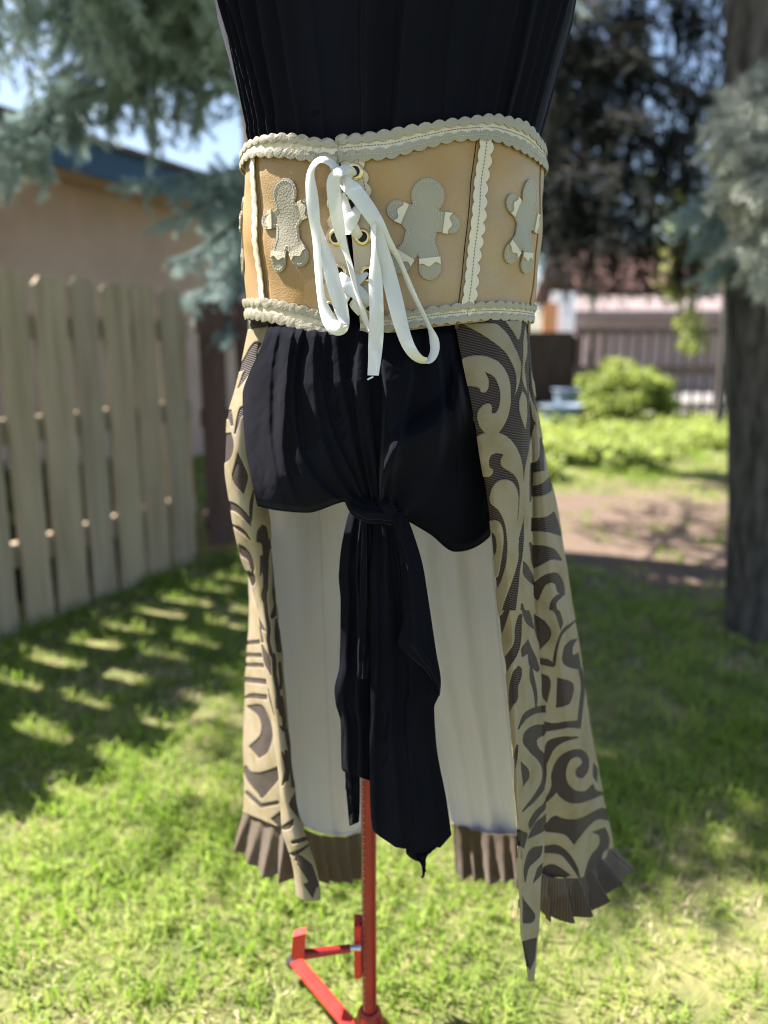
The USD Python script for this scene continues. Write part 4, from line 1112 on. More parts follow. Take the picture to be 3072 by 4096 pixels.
# hem marker clamped to the pole
hz = at(1440, 3790, 0.862)[2]
hm = obj('hem_marker', joinm([bevel_box(PX - 0.020, PX - 0.0097, 0.862, 0.886, hz - 0.05, hz + 0.032, 0.002)]), M['red_plastic'], stand)
pa, pb = at(1215, 3818, 0.842), at(1400, 3793, 0.855)
obj('rod', tube(np.array([pa, (pa + pb) / 2, pb]), [0.0062, 0.0055, 0.005], 12), M['red_paint'], hm, smooth=40)
pc = at(1440, 3788, 0.858)
obj('screw', tube(np.array([pb, (pb + pc) / 2, pc]), [0.0042, 0.0042, 0.0055], 10), M['steel'], hm, smooth=40)
pl = [at(X, Y, 0.838) for X, Y in ((1172, 3748), (1222, 3735), (1216, 3835), (1163, 3838))]
pv = np.array(pl + [p + [0, 0.012, 0] for p in pl])
obj('plate', (pv, np.array([(0, 1, 2), (0, 2, 3), (4, 6, 5), (4, 7, 6), (0, 4, 5), (0, 5, 1), (1, 5, 6), (1, 6, 2), (2, 6, 7), (2, 7, 3), (3, 7, 4), (3, 4, 0)])), M['red_plastic'], hm)
zt = np.linspace(0.88, 1.46, 30)[:, None]; tht = np.linspace(0, 2 * np.pi, 49)[None]
a_, b_, c_ = ell(zt)
sh_ = np.interp(zt, [0.88, 0.95, 1.4, 1.46], [0.3, 0.9, 0.9, 0.5])
obj('torso', sheet(np.stack([c_ + (a_ - .014) * sh_ * np.sin(tht), YC - (b_ - .014) * sh_ * np.cos(tht), zt + 0 * tht], -1), 0.004), M['dark_form'], stand, smooth=True)

# ------------------------------------------------------------------ black dress
dress = thing('black_dress', 'black jersey dress gathered under the corset and knotted at the front', 'dress', (0, YC, 1.0))
def ridge(x, c, w, sharp):
    """A pleat: rounded on one side, falling off sharply on the other."""
    d = (x - c) / w
    return np.where(d < 0, np.exp(-(d * (1.0 if sharp > 0 else 3.2)) ** 2), np.exp(-(d * (3.2 if sharp > 0 else 1.0)) ** 2))
def bodice():
    zt = np.linspace(1.13, 1.44, 150)[:, None]
    th = np.concatenate([np.linspace(-2.2, 2.2, 1100), np.linspace(2.2, 2 * np.pi - 2.2, 120)[1:]])[None]
    a, b, cx = ell(zt)
    k = (zt - 1.19) / (1.33 - 1.19)
    f = 0 * (zt + th)
    rp = np.random.default_rng(8)
    # (X at the corset, X at the top of the photograph, width, height, sense), 1659-pixel view
    pl = [(541, 497, .035, .013, -1), (548, 503, .035, .014, -1), (557, 511, .035, .014, -1), (567, 520, .04, .014, -1), (582, 532, .045, .013, -1), (600, 570, .07, .012, -1), (640, 606, .07, .010, -1), (690, 668, .10, .003, 1),
          (784, 800, .10, .011, -1), (852, 888, .12, .013, -1), (905, 940, .12, .002, 1), (960, 985, .09, .004, -1), (1030, 1068, .12, .005, -1), (1068, 1115, .05, .006, 1), (1095, 1150, .06, .006, -1), (1120, 1185, .05, .006, 1), (1142, 1212, .05, .005, 1), (1155, 1226, .04, .005, 1)]
    for xa, xb, w, h, sh in pl:
        ta = on_surf(xa * D, 560)[0]; tb = on_surf(xb * D, 20)[0]
        c = ta + (tb - ta) * k + 0.004 * np.sin(zt * 60 + xa)
        f = f + h * (0.75 + 0.25 * np.clip(k, 0, 1.5)) * ridge(th, c, w * (0.62 + 0.5 * np.clip(k, 0, 1.6)), sh)
    for c in np.arange(1.7, 2 * np.pi - 1.7, 0.13):
        f = f + 0.006 * ridge(th, c + rp.normal(0, .02), 0.06, 1)
    f = f + 0.0015 * (meshkit.fbm(np.stack([th * 6 + 0 * zt, zt * 9 + 0 * th, 0 * f], -1), 3, 4) - .5)
    n = np.stack([np.sin(th) / a, -np.cos(th) / b, 0 * (zt + th)], -1); n /= np.linalg.norm(n, axis=-1, keepdims=True)
    in_ = -0.010 * np.clip((1.205 - zt) / 0.03, 0, 1) - 0.004
    P = np.stack([cx + a * np.sin(th), YC - b * np.cos(th), zt + 0 * th], -1) + n * (f + in_)[..., None]
    return sheet(P, 0.001)
obj('bodice', bodice(), M['black_jersey'], dress, smooth=True)

def drape():
    cols = [([(1085, 1250), (1040, 1400), (998, 1490), (970, 1580), (983, 1800), (1008, 1925), (1028, 2022)], 0),
            ([(1130, 1250), (1085, 1500), (1070, 1750), (1090, 1930), (1120, 2042)], .08),
            ([(1185, 1250), (1140, 1500), (1130, 1750), (1165, 1930), (1230, 2050)], .16),
            ([(1240, 1250), (1195, 1500), (1210, 1750), (1275, 1920), (1375, 2008)], .25),
            ([(1285, 1250), (1255, 1500), (1285, 1700), (1360, 1880), (1442, 2015)], .33),
            ([(1345, 1250), (1330, 1500), (1370, 1720), (1430, 1900), (1468, 2020)], .42),
            ([(1425, 1250), (1425, 1500), (1450, 1720), (1478, 1900), (1494, 2022)], .50),
            ([(1505, 1250), (1512, 1500), (1515, 1700), (1518, 1900), (1520, 2026)], .58),
            ([(1605, 1250), (1625, 1500), (1590, 1750), (1552, 1930), (1545, 2035)], .67),
            ([(1700, 1250), (1740, 1500), (1735, 1760), (1680, 1960), (1590, 2060)], .76),
            ([(1765, 1250), (1815, 1500), (1835, 1800), (1815, 2020), (1720, 2135)], .84),
            ([(1815, 1250), (1850, 1500), (1890, 1800), (1880, 2080), (1822, 2206)], .91),
            ([(1870, 1250), (1900, 1500), (1945, 1800), (1968, 2080), (1962, 2140)], 1.0)]
    C = np.stack([poly(c, 160) for c, _ in cols], 1)
    t0 = np.array([t for _, t in cols])
    t = np.linspace(0, 1, 620)
    G = PchipInterpolator(t0, C, axis=1)(t)
    v = np.linspace(0, 1, 160)[:, None]
    X, Y = G[..., 0], G[..., 1]
    e = np.sqrt(np.maximum(1 - ((X - 1475) / 545) ** 2, 0.02))
    b = np.interp(v, [0, .35, .8, 1], [0.118, 0.138, 0.132, 0.118])
    dep = YC - b * e
    # folds: (t, width, depth, sense, from, to)
    f = 0 * dep
    for c, w, h, sh, v0, v1 in ((.085, .05, .004, 1, 0, .7), (.155, .07, .010, 1, 0, .9), (.225, .075, .011, 1, 0, 1.1), (.31, .08, .010, 1, 0, 1.1), (.375, .06, .007, 1, 0, 1.1), (.44, .045, .006, 1, 0, 1.1),
                                (.50, .035, .006, -1, 0, 1.1), (.545, .03, .006, 1, .3, 1.1), (.60, .045, .010, -1, .15, 1.1), (.68, .06, .013, 1, .1, 1.1), (.765, .06, .012, 1, .1, 1.1), (.85, .05, .006, -1, .2, .9)):
        wv = np.interp(v, [v0 - .05, v0 + .12, max(v1 - .1, v0 + .2), v1 + .05], [0.25, 1, 1, .4])
        f = f + h * wv * ridge(t[None], c + 0.012 * np.sin(v * 5 + c * 40), w, sh)
    # the big swag sweeping from the right hip to the knot
    sw = np.exp(-((v - (0.95 - 0.55 * np.clip((t[None] - .56) / .3, 0, 1))) / 0.10) ** 2) * np.clip((t[None] - .55) / .06, 0, 1) * np.clip((.97 - t[None]) / .1, 0, 1)
    f = f + 0.018 * sw + 0.010 * np.exp(-((v - (0.78 - 0.5 * np.clip((t[None] - .6) / .3, 0, 1))) / 0.07) ** 2) * np.clip((t[None] - .6) / .06, 0, 1) * np.clip((.97 - t[None]) / .1, 0, 1)
    f = f * np.clip(v / 0.12, 0.55, 1)
    f = f + 0.009 * (meshkit.fbm(np.stack([t[None] * 8 + v * 2.5, v * 4 - t[None] * 2, 0 * f], -1), 4, 14) - .5)
    # the hem rolls back a little
    dep = dep - f + 0.012 * np.clip((v - .965) / .035, 0, 1) * ((t[None] < .27) | (t[None] > .72))
    dep = dep + 0.012 * np.clip((0.10 - v) / 0.10, 0, 1)
    return sheet(at(X, Y, dep), 0.001)
DR = drape()
obj('skirt', DR, M['black_jersey'], dress, smooth=True)
hem = DR[0][159 * 620:160 * 620]
for a, b in ((2, 150), (470, 618)):
    q = hem[a:b:3] + [0, -0.0008, 0.0010]
    obj('hem', tube(q, 0.0012, 8), M['black_jersey'], dress, smooth=True)

def hanging(name, left, right, dep, folds, n=140, m=90, bulge=0.006, seed=0, bottom=None, mat_='black_jersey', parent=None, th=0.001, sway=0.0):
    L, R = poly(left, n), poly(right, n)
    u = np.linspace(0, 1, m)[None]; v = np.linspace(0, 1, n)[:, None]
    X = L[:, :1] * (1 - u) + R[:, :1] * u
    Y = L[:, 1:2] * (1 - u) + R[:, 1:2] * u
    if bottom is not None:
        Y = Y + bottom(u) * np.clip((v - .8) / .2, 0, 1)
    d = np.interp(v, np.linspace(0, 1, len(dep)), dep) - bulge * 4 * u * (1 - u)
    for c, w, h, sh in folds:
        d = d - h * ridge(u, c + 0.03 * np.sin(v * 4 + c * 9), w, sh) * np.interp(v, [0, .15, 1], [.5, 1, .8])
    d = d + 0.009 * (meshkit.fbm(np.stack([u * 3 + v * 2.0, v * 5 - u, 0 * d + seed], -1), 3, 5) - .5)
    return obj(name, sheet(at(X, Y, d), th), M[mat_], parent or dress, smooth=True)
hanging('tail', [(1490, 2050), (1478, 2300), (1482, 2700), (1478, 3000), (1482, 3250), (1490, 3318)], [(1625, 2060), (1662, 2160), (1690, 2264), (1712, 2400), (1745, 2620), (1762, 2727), (1756, 2780), (1737, 2830), (1744, 2960), (1785, 3200), (1806, 3362)], (.752, .745, .752, .758),
        [(.08, .14, .006, 1), (.34, .26, .007, 1), (.55, .10, .003, -1), (.86, .2, .004, 1)], bottom=lambda u: 70 * np.sin(np.pi * u) ** 0.8 - 22 * np.abs(np.sin(u * 11)) * u)
hanging('tail', [(1395, 2050), (1372, 2150), (1361, 2220), (1355, 2310), (1362, 2400), (1358, 2660), (1338, 2760), (1342, 2810), (1362, 2890), (1366, 3070), (1372, 3085)], [(1505, 2050), (1510, 2300), (1508, 2700), (1505, 3000), (1500, 3130)], (.768, .762, .77, .775),
        [(.22, .18, .006, 1), (.5, .12, .007, -1), (.72, .2, .005, 1)], seed=2)
hanging('tail', [(1378, 3060), (1386, 3180), (1398, 3305)], [(1440, 3060), (1440, 3180), (1436, 3288)], (.779, .779), [(.4, .3, .003, 1)], n=50, m=24, seed=3, bulge=.002)
hanging('tail', [(1446, 2060), (1440, 2300), (1432, 2550), (1426, 2716)], [(1482, 2060), (1484, 2300), (1480, 2550), (1476, 2716)], (.748, .746, .75), [(.5, .3, .005, 1)], n=70, m=30, seed=4, bulge=.004)
hanging('tail', [(1560, 2060), (1605, 2300), (1612, 2470), (1592, 2570), (1640, 2630), (1700, 2680), (1752, 2776)], [(1632, 2075), (1664, 2165), (1692, 2264), (1714, 2400), (1747, 2620), (1764, 2727), (1758, 2786)], (.738, .730, .732), [(.4, .25, .004, -1)], n=80, m=40, seed=6)
hanging('tail', [(1622, 3340), (1624, 3410), (1655, 3440), (1678, 3450), (1690, 3500), (1684, 3510)], [(1768, 3340), (1752, 3385), (1712, 3420), (1704, 3440), (1702, 3480), (1690, 3512)], (.790, .790), [(.3, .2, .004, 1)], n=60, m=30, seed=7, bulge=.002)
# knot
kp = [(1395, 1990, .757), (1420, 2025, .742), (1470, 2045, .735), (1520, 2055, .734), (1562, 2058, .738), (1610, 2040, .750)]
for dx, dy, dz, r0, r1 in ((0, -16, .002, .0044, .0058), (2, 4, -.001, .0046, .0062), (-4, 22, .003, .0036, .0050), (6, -30, .005, .0030, .0042)):
    kc = poly([(x + dx, y + dy * (0.4 + 0.6 * math.sin(math.pi * (k + .5) / 6)) + 3 * math.sin(k * 2.1 + dy), d + dz) for k, (x, y, d) in enumerate(kp)], 48)
    w = np.linspace(0, np.pi, 48)
    obj('knot_wrap', tube(at(kc[:, 0], kc[:, 1], kc[:, 2]), r0 + (r1 - r0) * np.sin(w) + 0.0004 * np.sin(w * 7 + dy), 16), M['black_jersey'], dress, smooth=True)
kc = poly([(1560, 2070, .748), (1545, 2030, .735), (1530, 1990, .742), (1522, 1960, .752)], 24)
obj('knot', tube(at(kc[:, 0], kc[:, 1], kc[:, 2]), np.linspace(0.009, 0.004, 24), 16), M['black_jersey'], dress, smooth=True)
# ------------------------------------------------------------------ brocade pattern, traced as outlines of the scrolls
za = lambda pts: [(1700 + u / 1.843, 1250 + v / 1.843) for u, v in pts]
zb = lambda pts: [(1900 + u / 1.264, 2200 + v / 1.264) for u, v in pts]
zc_ = lambda pts: [(880 + u / 2.011, 1250 + v / 2.011) for u, v in pts]
zd = lambda pts: [(850 + u / 1.525, 2200 + v / 1.525) for u, v in pts]
def chaikin(p, k=2):
    p = np.asarray(p, float)
    for _ in range(k):
        a, b = np.roll(p, 1, 0) - p, np.roll(p, -1, 0) - p
        c = (a * b).sum(1) / (np.linalg.norm(a, axis=1) * np.linalg.norm(b, axis=1) + 1e-9)
        out = []
        for i in range(len(p)):
            if c[i] > -0.25:                       # a point of the scroll stays sharp
                out.append(p[i])
            else:
                out += [p[i] + 0.22 * a[i], p[i] + 0.22 * b[i]]
        p = np.array(out)
    return p
P_ = lambda pts: Polygon(chaikin(pts)).buffer(0)
LIGHT_A = [za(p) for p in (
    [(265,80),(520,75),(560,110),(610,160),(650,230),(690,320),(708,390),(705,430),(690,540),(655,625),(675,540),(668,440),(640,370),(600,300),(540,245),(470,195),(400,150)],
    [(590,60),(710,60),(697,190),(685,205),(655,150)],
    [(735,90),(752,260),(745,330),(728,400),(738,460),(755,600),(725,530),(710,480),(715,400),(722,300),(722,180)],
    [(250,345),(340,315),(430,315),(520,345),(580,400),(615,470),(632,560),(630,680),(610,770),(570,850),(540,890),(440,890),(400,840),(380,770),(390,720),(430,675),(475,665),(495,690),(490,740),(520,740),(545,700),(555,620),(545,540),(510,470),(440,435),(470,490),(470,550),(450,590),(410,590),(395,545),(260,540)],
    [(310,710),(340,715),(360,770),(365,810),(320,790)],
    [(715,575),(745,620),(752,720),(735,865),(710,800),(690,730),(690,650)],
    [(350,930),(440,880),(545,880),(610,920),(670,990),(705,1080),(722,1180),(725,1400),(718,1540),(690,1660),(665,1640),(665,1590),(685,1480),(692,1300),(680,1240),(650,1190),(600,1160),(560,1130),(552,1090),(575,1045),(530,1035),(490,1045),(470,1090),(475,1140),(505,1155),(500,1190),(470,1215),(380,1205)],
    [(475,1370),(490,1290),(540,1235),(600,1225),(650,1255),(680,1320),(685,1420),(668,1590),(690,1650),(685,1720),(688,1820),(650,1960),(590,2120),(555,2240),(500,2240),(500,2070),(560,1990),(600,1850),(607,1700),(590,1550),(540,1450),(485,1410)],
    [(440,1545),(520,1525),(560,1550),(580,1620),(580,1720),(560,1850),(540,1950),(518,1955),(480,1830),(530,1770),(530,1680),(510,1620),(450,1610)],
    [(760,560),(790,660),(850,800),(880,880),(800,810),(780,720)], [(775,420),(800,520),(830,640),(812,640),(790,560)])]
BASE_A = za([(805,820),(900,870),(1000,1300),(1200,2260),(660,2260),(700,1900),(715,1700),(725,1400),(725,1180),(770,960)])
DARK_A = [za(p) for p in (
    [(790,1115),(835,1100),(848,1060),(850,930),(866,950),(870,1160),(785,1172)], [(792,1285),(850,1275),(895,1240),(920,1222),(930,1310),(880,1340),(795,1350)],
    [(785,1520),(860,1520),(910,1510),(945,1475),(975,1560),(990,1640),(930,1620),(860,1600),(780,1605)], [(780,1720),(860,1720),(930,1740),(970,1780),(1000,1825),(920,1810),(850,1850),(800,1880)],
    [(805,2000),(850,1960),(900,1930),(960,1920),(1000,1960),(1020,2050),(1010,2070),(975,2060),(965,2000),(930,1980),(880,2000),(850,2060),(830,2115),(800,2080)],
    [(920,2180),(930,2130),(970,2085),(1020,2075),(990,2100),(950,2150),(985,2232),(925,2232)], [(725,1840),(760,1880),(800,1980),(805,2010),(770,1980),(725,1930)],
    [(712,2150),(740,2232),(708,2232)], [(776,1120),(790,1110),(788,1290),(772,1390)], [(770,1700),(784,1720),(800,1880),(788,1830)], [(690,1660),(716,1560),(716,1700),(700,1860),(640,2040),(600,2200),(560,2260),(600,2120),(655,1960),(690,1820)])]
DARK_B = [zb(p) for p in (
    [(140,-20),(165,-20),(150,60),(110,150),(85,120),(130,60)], [(215,-20),(240,-20),(230,130),(205,210),(160,330),(130,440),(100,370),(150,320),(190,220),(215,130)],
    [(225,330),(234,330),(225,480),(190,560),(150,630),(110,580),(170,530),(205,470),(205,400)], [(215,590),(230,600),(228,640),(205,690),(210,740),(185,800),(180,700),(195,620)],
    [(175,1070),(200,1060),(212,1000),(205,1090),(188,1150)], [(200,1410),(258,1435),(240,1500),(210,1480)],
    [(245,60),(290,130),(300,200),(265,170),(245,110)], [(240,250),(275,320),(290,390),(260,370),(240,300)], [(232,500),(265,460),(300,540),(320,600),(310,610),(275,585),(268,515),(238,535)],
    [(280,600),(300,680),(310,750),(305,790),(298,720),(275,640)], [(352,790),(352,815),(300,820),(250,850),(222,890),(240,830),(290,800)],
    [(352,885),(290,890),(250,920),(240,970),(280,1020),(325,1060),(345,1110),(335,1180),(300,1240),(248,1310),(300,1260),(355,1190),(355,1040),(310,1000),(305,950),(352,930)],
    [(235,1080),(265,1110),(265,1150),(240,1180)], [(352,1280),(310,1310),(270,1380),(275,1400),(320,1330),(352,1300)], [(352,1340),(300,1380),(270,1450),(352,1412)],
    [(330,1500),(290,1505),(262,1535),(243,1610),(250,1660),(262,1600),(290,1575),(325,1545)], [(335,1590),(315,1610),(300,1670),(330,1640)], [(240,1765),(265,1800),(300,1850),(285,1880),(243,1880)],
    [(225,1985),(302,1965),(297,2060),(275,2112),(235,2045)],
    [(290,-20),(425,-20),(400,30),(350,50),(300,90)], [(300,190),(340,140),(390,120),(430,150),(450,215),(420,210),(400,170),(360,165),(340,200),(320,250)],
    [(380,250),(412,212),(402,260),(425,320),(439,370),(430,390),(410,320),(385,290)], [(300,330),(350,360),(382,410),(370,450),(330,490),(305,420)],
    [(490,370),(440,405),(420,445),(396,560),(402,565),(412,480),(432,425),(470,392)], [(440,560),(450,490),(480,460),(505,455),(480,490),(485,540),(515,525),(530,600),(470,590)],
    [(330,550),(370,555),(400,580),(390,585),(330,570)], [(340,630),(370,640),(380,680),(360,760),(343,740)], [(420,650),(490,670),(495,710),(475,780),(415,790)],
    [(524,600),(540,680),(530,780),(520,868),(465,870),(400,883),(356,872),(356,910),(400,904),(470,890),(530,897),(540,800),(552,690),(534,600)],
    [(356,970),(430,945),(505,948),(440,962),(390,1000),(356,1082)],
    [(345,1280),(395,1200),(388,1130),(415,1060),(465,1018),(530,1008),(568,1040),(572,1100),(545,1150),(515,1145),(512,1112),(545,1080),(540,1052),(510,1035),(470,1058),(450,1120),(460,1180),(500,1222),(560,1228),(592,1190),(602,1220),(650,1228),(540,1275),(470,1272),(430,1242),(412,1215),(385,1245)],
    [(600,1090),(612,1110),(607,1160),(597,1140)], [(356,1390),(400,1340),(450,1365),(530,1365),(640,1300),(672,1330),(690,1365),(610,1350),(560,1400),(500,1482),(460,1430),(356,1418)],
    [(356,1500),(410,1490),(470,1530),(512,1600),(522,1645),(490,1595),(440,1532),(356,1525)], [(348,1600),(400,1588),(472,1640),(430,1660),(345,1630)],
    [(555,1640),(580,1550),(630,1500),(635,1440),(600,1425),(650,1408),(672,1460),(665,1510),(640,1520),(630,1560),(650,1590),(600,1640)])]
RIGHT_LIGHT = unary_union([g.intersection(shapely.box(0, 0, 3000, 2441)) for g in [P_(p) for p in LIGHT_A] + [P_(BASE_A).difference(unary_union([P_(p) for p in DARK_A]).buffer(4))]] + [box for box in [shapely.box(1850, 2440, 2700, 4000).difference(unary_union([P_(p) for p in DARK_B]).buffer(4.5, join_style='mitre', mitre_limit=3))]])
DARK_C = [zc_(p) for p in (
    [(240,60),(420,40),(380,110),(300,120),(232,130)], [(290,240),(330,250),(300,310),(235,430),(180,470),(140,470),(200,380),(245,290)], [(250,400),(300,330),(310,360),(215,520),(150,600),(185,500)],
    [(60,795),(90,790),(108,905),(95,910),(75,850),(40,850)], [(165,770),(205,755),(205,815),(165,840),(150,900),(128,965),(140,880)], [(40,980),(90,975),(112,1040),(110,1110),(80,1190),(40,1205)],
    [(150,1140),(180,1210),(220,1300),(222,1340),(190,1450),(130,1390),(105,1310),(125,1240)], [(75,1525),(130,1540),(200,1600),(235,1650),(245,1705),(200,1660),(140,1600),(75,1580)],
    [(270,1440),(265,1500),(252,1670),(240,1640),(243,1530)], [(112,1712),(160,1725),(210,1770),(238,1815),(180,1765)], [(160,1870),(210,1890),(255,1960),(277,2050),(270,2090),(240,1985),(172,1950)],
    [(205,2085),(250,2085),(287,2120),(282,2180),(255,2200),(222,2150)], [(300,1760),(340,1710),(375,1730),(385,1830),(420,1820),(415,1890),(385,1900),(380,2230),(355,2230),(350,1900),(340,1850),(300,1840)], [(330,1990),(342,2050),(328,2100)])]
DARK_D = [zd(p) for p in (
    [(320,-10),(347,-10),(325,150),(330,240),(325,340),(300,280),(320,200)], [(255,310),(278,340),(272,400),(322,490),(290,472),(262,400),(248,320)], [(355,400),(380,335),(388,400),(360,415)], [(310,590),(352,660),(357,755),(325,700)],
    [(415,1075),(470,1105),(430,1105)], [(428,1240),(462,1330),(435,1425),(447,1340)], [(465,1550),(500,1485),(535,1645),(500,1600)], [(430,1690),(490,1645),(485,1692),(440,1705)], [(485,1850),(580,1800),(505,1865)], [(530,1920),(600,1980),(632,2050),(610,2115),(560,2040),(592,2025)],
    [(292,470),(310,560),(300,560)], [(370,700),(390,800),(380,790)], [(345,860),(375,1000),(362,960)], [(400,920),(420,1010),(410,1000)])]
DARK_K = [zd(p) for p in ([(220,562),(285,556),(285,566),(220,572)], [(200,782),(335,797),(330,812),(200,797)], [(205,900),(240,880),(330,890),(330,905),(240,895)], [(220,955),(300,945),(335,1000),(372,1120),(340,1232),(290,1262),(235,1200),(300,1140),(312,1080),(285,1000)], [(200,1350),(290,1370),(410,1325),(410,1390),(310,1505),(230,1420)], [(370,1640),(420,1600),(420,1690)])]
box_l = shapely.box(700, 1200, 1400, 3800)
EDGE_LINES = [([(372, 0), (378, 120), (372, 260), (385, 330)], 5), ([(300, 40), (318, 160), (318, 260), (330, 380), (345, 470), (342, 560), (362, 640)], 3.5), ([(395, 430), (392, 520), (402, 610)], 7), ([(405, 690), (416, 780), (414, 840)], 3.5), ([(372, 640), (380, 760), (398, 860), (402, 960)], 4),
              ([(415, 900), (432, 1000), (440, 1090)], 5), ([(452, 1120), (468, 1230), (478, 1330), (486, 1440)], 4), ([(445, 1230), (462, 1320), (452, 1400)], 4), ([(498, 1780), (560, 1760)], 5), ([(530, 1880), (585, 1930), (625, 2040)], 12)]
LEFT_LIGHT = box_l.difference(unary_union([P_(p) for p in DARK_C + DARK_D] + [LineString(zd(l)).buffer(w) for l, w in EDGE_LINES]).buffer(3, join_style='mitre', mitre_limit=2.5))
BACK_LIGHT = box_l.difference(unary_union([P_(p) for p in DARK_K] + [LineString(zd(l)).buffer(w) for l, w in (([(205, 1330), (260, 1400), (305, 1500)], 4), ([(210, 640), (330, 645)], 3), ([(200, 700), (330, 705)], 3), ([(215, 1480), (300, 1560), (400, 1540)], 3))]).buffer(3))

def rounding(g, r=5):
    return g
def field(g, x0, x1, y0, y1, step=1.5):
    """Signed distance (pixels, positive on the light scrolls) on a grid."""
    xs, ys = np.arange(x0, x1, step), np.arange(y0, y1, step)
    shapely.prepare(g)
    inside = shapely.contains_xy(g, *np.meshgrid(xs, ys))
    sd = (distance_transform_edt(inside) - distance_transform_edt(~inside)) * step
    return lambda X, Y: map_coordinates(sd, [(np.asarray(Y) - y0) / step, (np.asarray(X) - x0) / step], order=1, mode='nearest')
FR = field(rounding(RIGHT_LIGHT, 2), 1780, 2560, 1260, 4000)
FL = field(rounding(LEFT_LIGHT, 1.5), 860, 1320, 1260, 3700)
FB = field(rounding(BACK_LIGHT.buffer(-2), 3), 860, 1320, 2200, 3700)

def brocade_sheet(name, parent, G, fld, th=0.0016, fold=None, relief=0.0011):
    P = px3(G)
    pat = np.clip(fld(G[..., 0], G[..., 1]), -8, 8)
    N = grid_normals(P)
    N *= np.sign(np.sum(N * (EYE - P), -1).mean())
    h = relief * (0.5 + 0.5 * np.tanh(pat / 2.0))
    w = 0.003 * (meshkit.fbm(P * 22, 3, 31) - 0.5) + (0 if fold is None else fold)
    P = P + N * (h + w)[..., None]
    v, f, a = sheet(P, th, attr=pat)
    return obj(name, (v, f), M['brocade'], parent, smooth=True, attrs={'pattern': a})

skirt = thing('overskirt', 'olive and brown scroll brocade overskirt open at the front with white lining', 'overskirt', (0, YC, 1.0))
# right front: the facing, a folded edge hanging to a point, and the side behind it
cA = [(1815, 1270, .772), (1850, 1450, .762), (1890, 1640, .755), (1925, 1850, .752), (1962, 2090, .752), (1990, 2400, .752), (2035, 2780, .742), (2070, 3300, .728), (2092, 3700, .722), (2117, 3925, .720)]
cA2 = [(1960, 1270, .772), (1985, 1500, .758), (2010, 1800, .748), (2040, 2200, .742), (2058, 2700, .730), (2072, 3200, .718), (2085, 3700, .716), (2122, 3925, .718)]
cB = [(2075, 1270, .800), (2092, 1640, .775), (2088, 1900, .762), (2088, 2300, .748), (2080, 2700, .735), (2074, 3100, .722), (2082, 3600, .718), (2126, 3925, .719)]
cC = [(2106, 1270, .826), (2120, 1640, .815), (2126, 1900, .814), (2130, 2300, .808), (2160, 2700, .795), (2176, 3200, .782), (2158, 3600, .752), (2134, 3925, .724)]
G = loft([cA, cA2, cB, cC], 760, 260, [0, .36, .62, 1])
brocade_sheet('front_panel', skirt, G, FR)
cC2 = [(2104, 1270, .830), (2114, 1640, .822), (2117, 1900, .824), (2121, 2300, .822), (2147, 2700, .816), (2163, 3200, .812), (2155, 3500, .815)]
cD0 = [(2110, 1270, .845), (2136, 1600, .826), (2160, 1900, .815), (2195, 2300, .812), (2245, 2750, .812), (2290, 3200, .818), (2305, 3510, .822)]
cD = [(2116, 1270, .872), (2137, 1570, .868), (2164, 1730, .868), (2192, 1880, .87), (2212, 1960, .872), (2254, 2200, .88), (2293, 2450, .888), (2318, 2600, .892), (2353, 2850, .90), (2394, 3100, .91), (2424, 3250, .915), (2452, 3385, .92)]
G2 = loft([cC2, cD0, cD], 640, 220)
brocade_sheet('side_panel', skirt, G2, FR)
# left front: the narrow turned edge and the side behind it
cP = [(1003, 1270, .868), (968, 1450, .868), (935, 1575, .868), (907, 1700, .868), (904, 1870, .87), (925, 2040, .872), (963, 2220, .874), (1024, 2403, .872), (1047, 2580, .868), (1073, 2757, .862), (1093, 2941, .855), (1119, 3118, .845), (1132, 3315, .835), (1171, 3446, .825), (1186, 3577, .818)]
cPm = [(1050, 1270, .842), (1015, 1500, .842), (975, 1700, .842), (965, 1900, .842), (995, 2080, .842), (1035, 2250, .846), (1064, 2430, .846), (1080, 2600, .842), (1108, 2800, .838), (1128, 3000, .832), (1150, 3200, .824), (1180, 3330, .815), (1215, 3480, .806), (1232, 3602, .803)]
cQ = [(1092, 1270, .838), (1058, 1400, .842), (1036, 1500, .846), (1030, 1700, .85), (1046, 1900, .855), (1078, 2080, .862), (1099, 2350, .864), (1114, 2480, .862), (1138, 2757, .858), (1158, 2954, .85), (1178, 3150, .842), (1206, 3301, .832), (1236, 3390, .825), (1272, 3511, .818), (1281, 3597, .815)]
G3 = loft([cP, cPm, cQ], 760, 150)
brocade_sheet('front_panel', skirt, G3, FL)
cR = [(975, 2150, 1.0), (1000, 2330, 1.0), (999, 2440, 1.0), (984, 2725, 1.005), (975, 3020, 1.01), (979, 3151, 1.01), (975, 3246, 1.01)]
cR2 = [(1030, 2150, .94), (1050, 2400, .935), (1050, 2725, .935), (1050, 3020, .935), (1065, 3200, .93), (1070, 3285, .93)]
cS = [(1080, 2150, .90), (1090, 2400, .90), (1110, 2725, .892), (1130, 3020, .885), (1160, 3200, .88), (1185, 3330, .875)]
brocade_sheet('side_panel', skirt, loft([cR, cR2, cS], 420, 110), FB)

